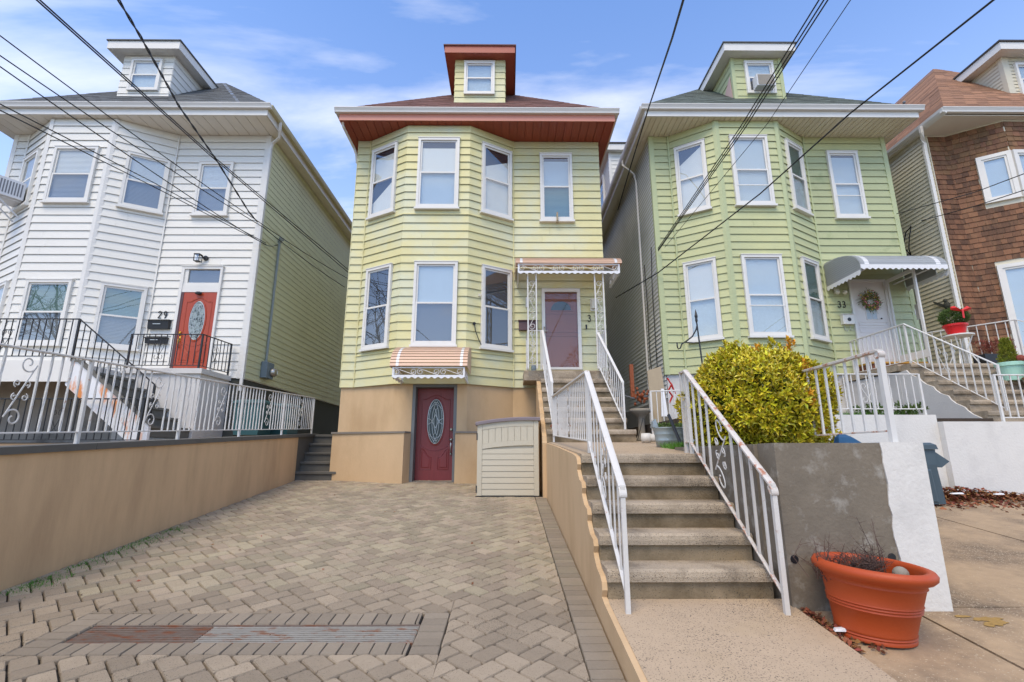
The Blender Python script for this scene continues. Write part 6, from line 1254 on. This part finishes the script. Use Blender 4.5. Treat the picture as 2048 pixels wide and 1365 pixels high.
wire("thin wire to the white house's weatherhead, uppermost at the photo's left edge",[(-6.73,5.50,6.89),(-6.08,11.15,7.01),(-4.58,13.50,6.40)],0.009, sag=0.05)
wire("thin wire to the white house's weatherhead, second from the top at the left edge",[(-6.66,5.50,6.58),(-5.99,11.15,6.89),(-4.71,13.50,6.17)],0.009, sag=0.05)
wire("thin wire to the white house's corner, third from the top at the left edge",[(-6.62,5.50,6.41),(-5.96,11.20,6.48),(-6.12,12.20,6.90)],0.009, sag=0.05)
wire("upper of the close pair of wires at the white house's eave",[(-6.49,5.50,5.85),(-7.22,9.00,6.86),(-5.91,11.20,6.50)],0.009)
wire("lower of the close pair of wires at the white house's eave",[(-6.47,5.50,5.76),(-7.21,9.00,6.77),(-5.90,11.20,6.46)],0.009)
wire("left one of two thick cables crossing the white dormer to the yellow house",[(-5.80,5.00,6.93),(-6.43,9.50,7.76),(-4.70,14.00,6.71)],0.011)
wire("right one of two thick cables crossing the white dormer to the yellow house",[(-5.76,5.00,6.93),(-6.38,9.50,7.76),(-4.67,14.00,6.77)],0.011)
wire("wavy twisted service cable crossing the white house's dormer window",[(-4.80,5.00,6.94),(-5.05,5.70,7.07),(-5.83,7.60,7.49),(-6.19,9.30,7.58),(-6.24,10.90,7.16),(-6.18,12.10,6.97)],0.013, tw=True)
wire("thick cable dropping along the green house's left eave",[(2.16,5.00,6.99),(2.38,6.00,7.42),(3.22,9.80,9.29),(3.33,12.00,9.18),(3.63,15.00,9.42)],0.016)
wire("leftmost of the bundled wires over the green house's dormer",[(3.85,5.00,7.00),(4.29,8.00,7.41),(3.64,11.20,6.39)],0.01)
wire("middle one of the bundled wires over the green house's dormer",[(3.91,5.00,7.00),(4.33,8.00,7.39),(3.64,11.20,6.35)],0.01)
wire("rightmost of the bundled wires over the green house's dormer",[(3.96,5.00,7.00),(4.37,8.00,7.38),(3.64,11.20,6.32)],0.01)
wire("single thin wire right of the bundle over the green house",[(4.25,5.00,7.01),(4.80,8.00,7.48),(3.81,11.20,6.42)],0.006)
wire("thick black cable slanting across the green house's right front",[(5.56,4.60,6.58),(5.59,7.00,6.94),(5.24,9.30,6.79),(3.60,11.20,5.76),(2.85,12.50,5.55)],0.014)
wire("upper wire crossing the shingled house's window",[(9.96,8.50,6.78),(10.29,9.80,7.13),(9.66,11.20,7.33)],0.01)
wire("lower wire crossing the shingled house to the service mast",[(9.88,8.50,6.43),(10.21,9.80,6.79),(10.79,11.80,7.45)],0.01)

# ================================================================ leafless trees across the road (mirrored in the windows)
def bare_tree(x, y, h, lab, seed):
    rnd = random.Random(seed); t = thing("bare_tree",lab,"tree",(x,y,-.25),"leafless trees across the road"); tr = MB(); br = MB()
    def grow(p, d, L, r, lv):
        e = p+d*L; m_ = p+d*L*.5+Vector((rnd.gauss(0,L*.04),rnd.gauss(0,L*.04),0)); (tr if lv == 0 else br).tube([p,m_,e],[r,r*.85,r*.7],6 if lv < 2 else 4)
        if lv >= 6: return
        for k in range(3 if lv < 5 else 2):
            a = Vector((rnd.gauss(0,.6),rnd.gauss(0,.6),rnd.gauss(.12,.35))); grow(e if k == 0 else p+d*L*rnd.uniform(.55,1),(d+a).normalized(),L*rnd.uniform(.62,.82),r*.6,lv+1)
    grow(Vector((x,y,-.25)),Vector((.03,0,1)),h*.3,.22,0); tr.build("trunk","tree",t); br.build("branches","tree",t,recalc=False)
bare_tree(-17,7.6,13,"leafless tree down the street, mirrored in the yellow house's left bay windows",3)
bare_tree(-24,-4,16,"leafless tree across the road, mirrored in the white house's windows",5)
bare_tree(7,-10,12,"leafless tree across the road, mirrored in the green house's windows",8)
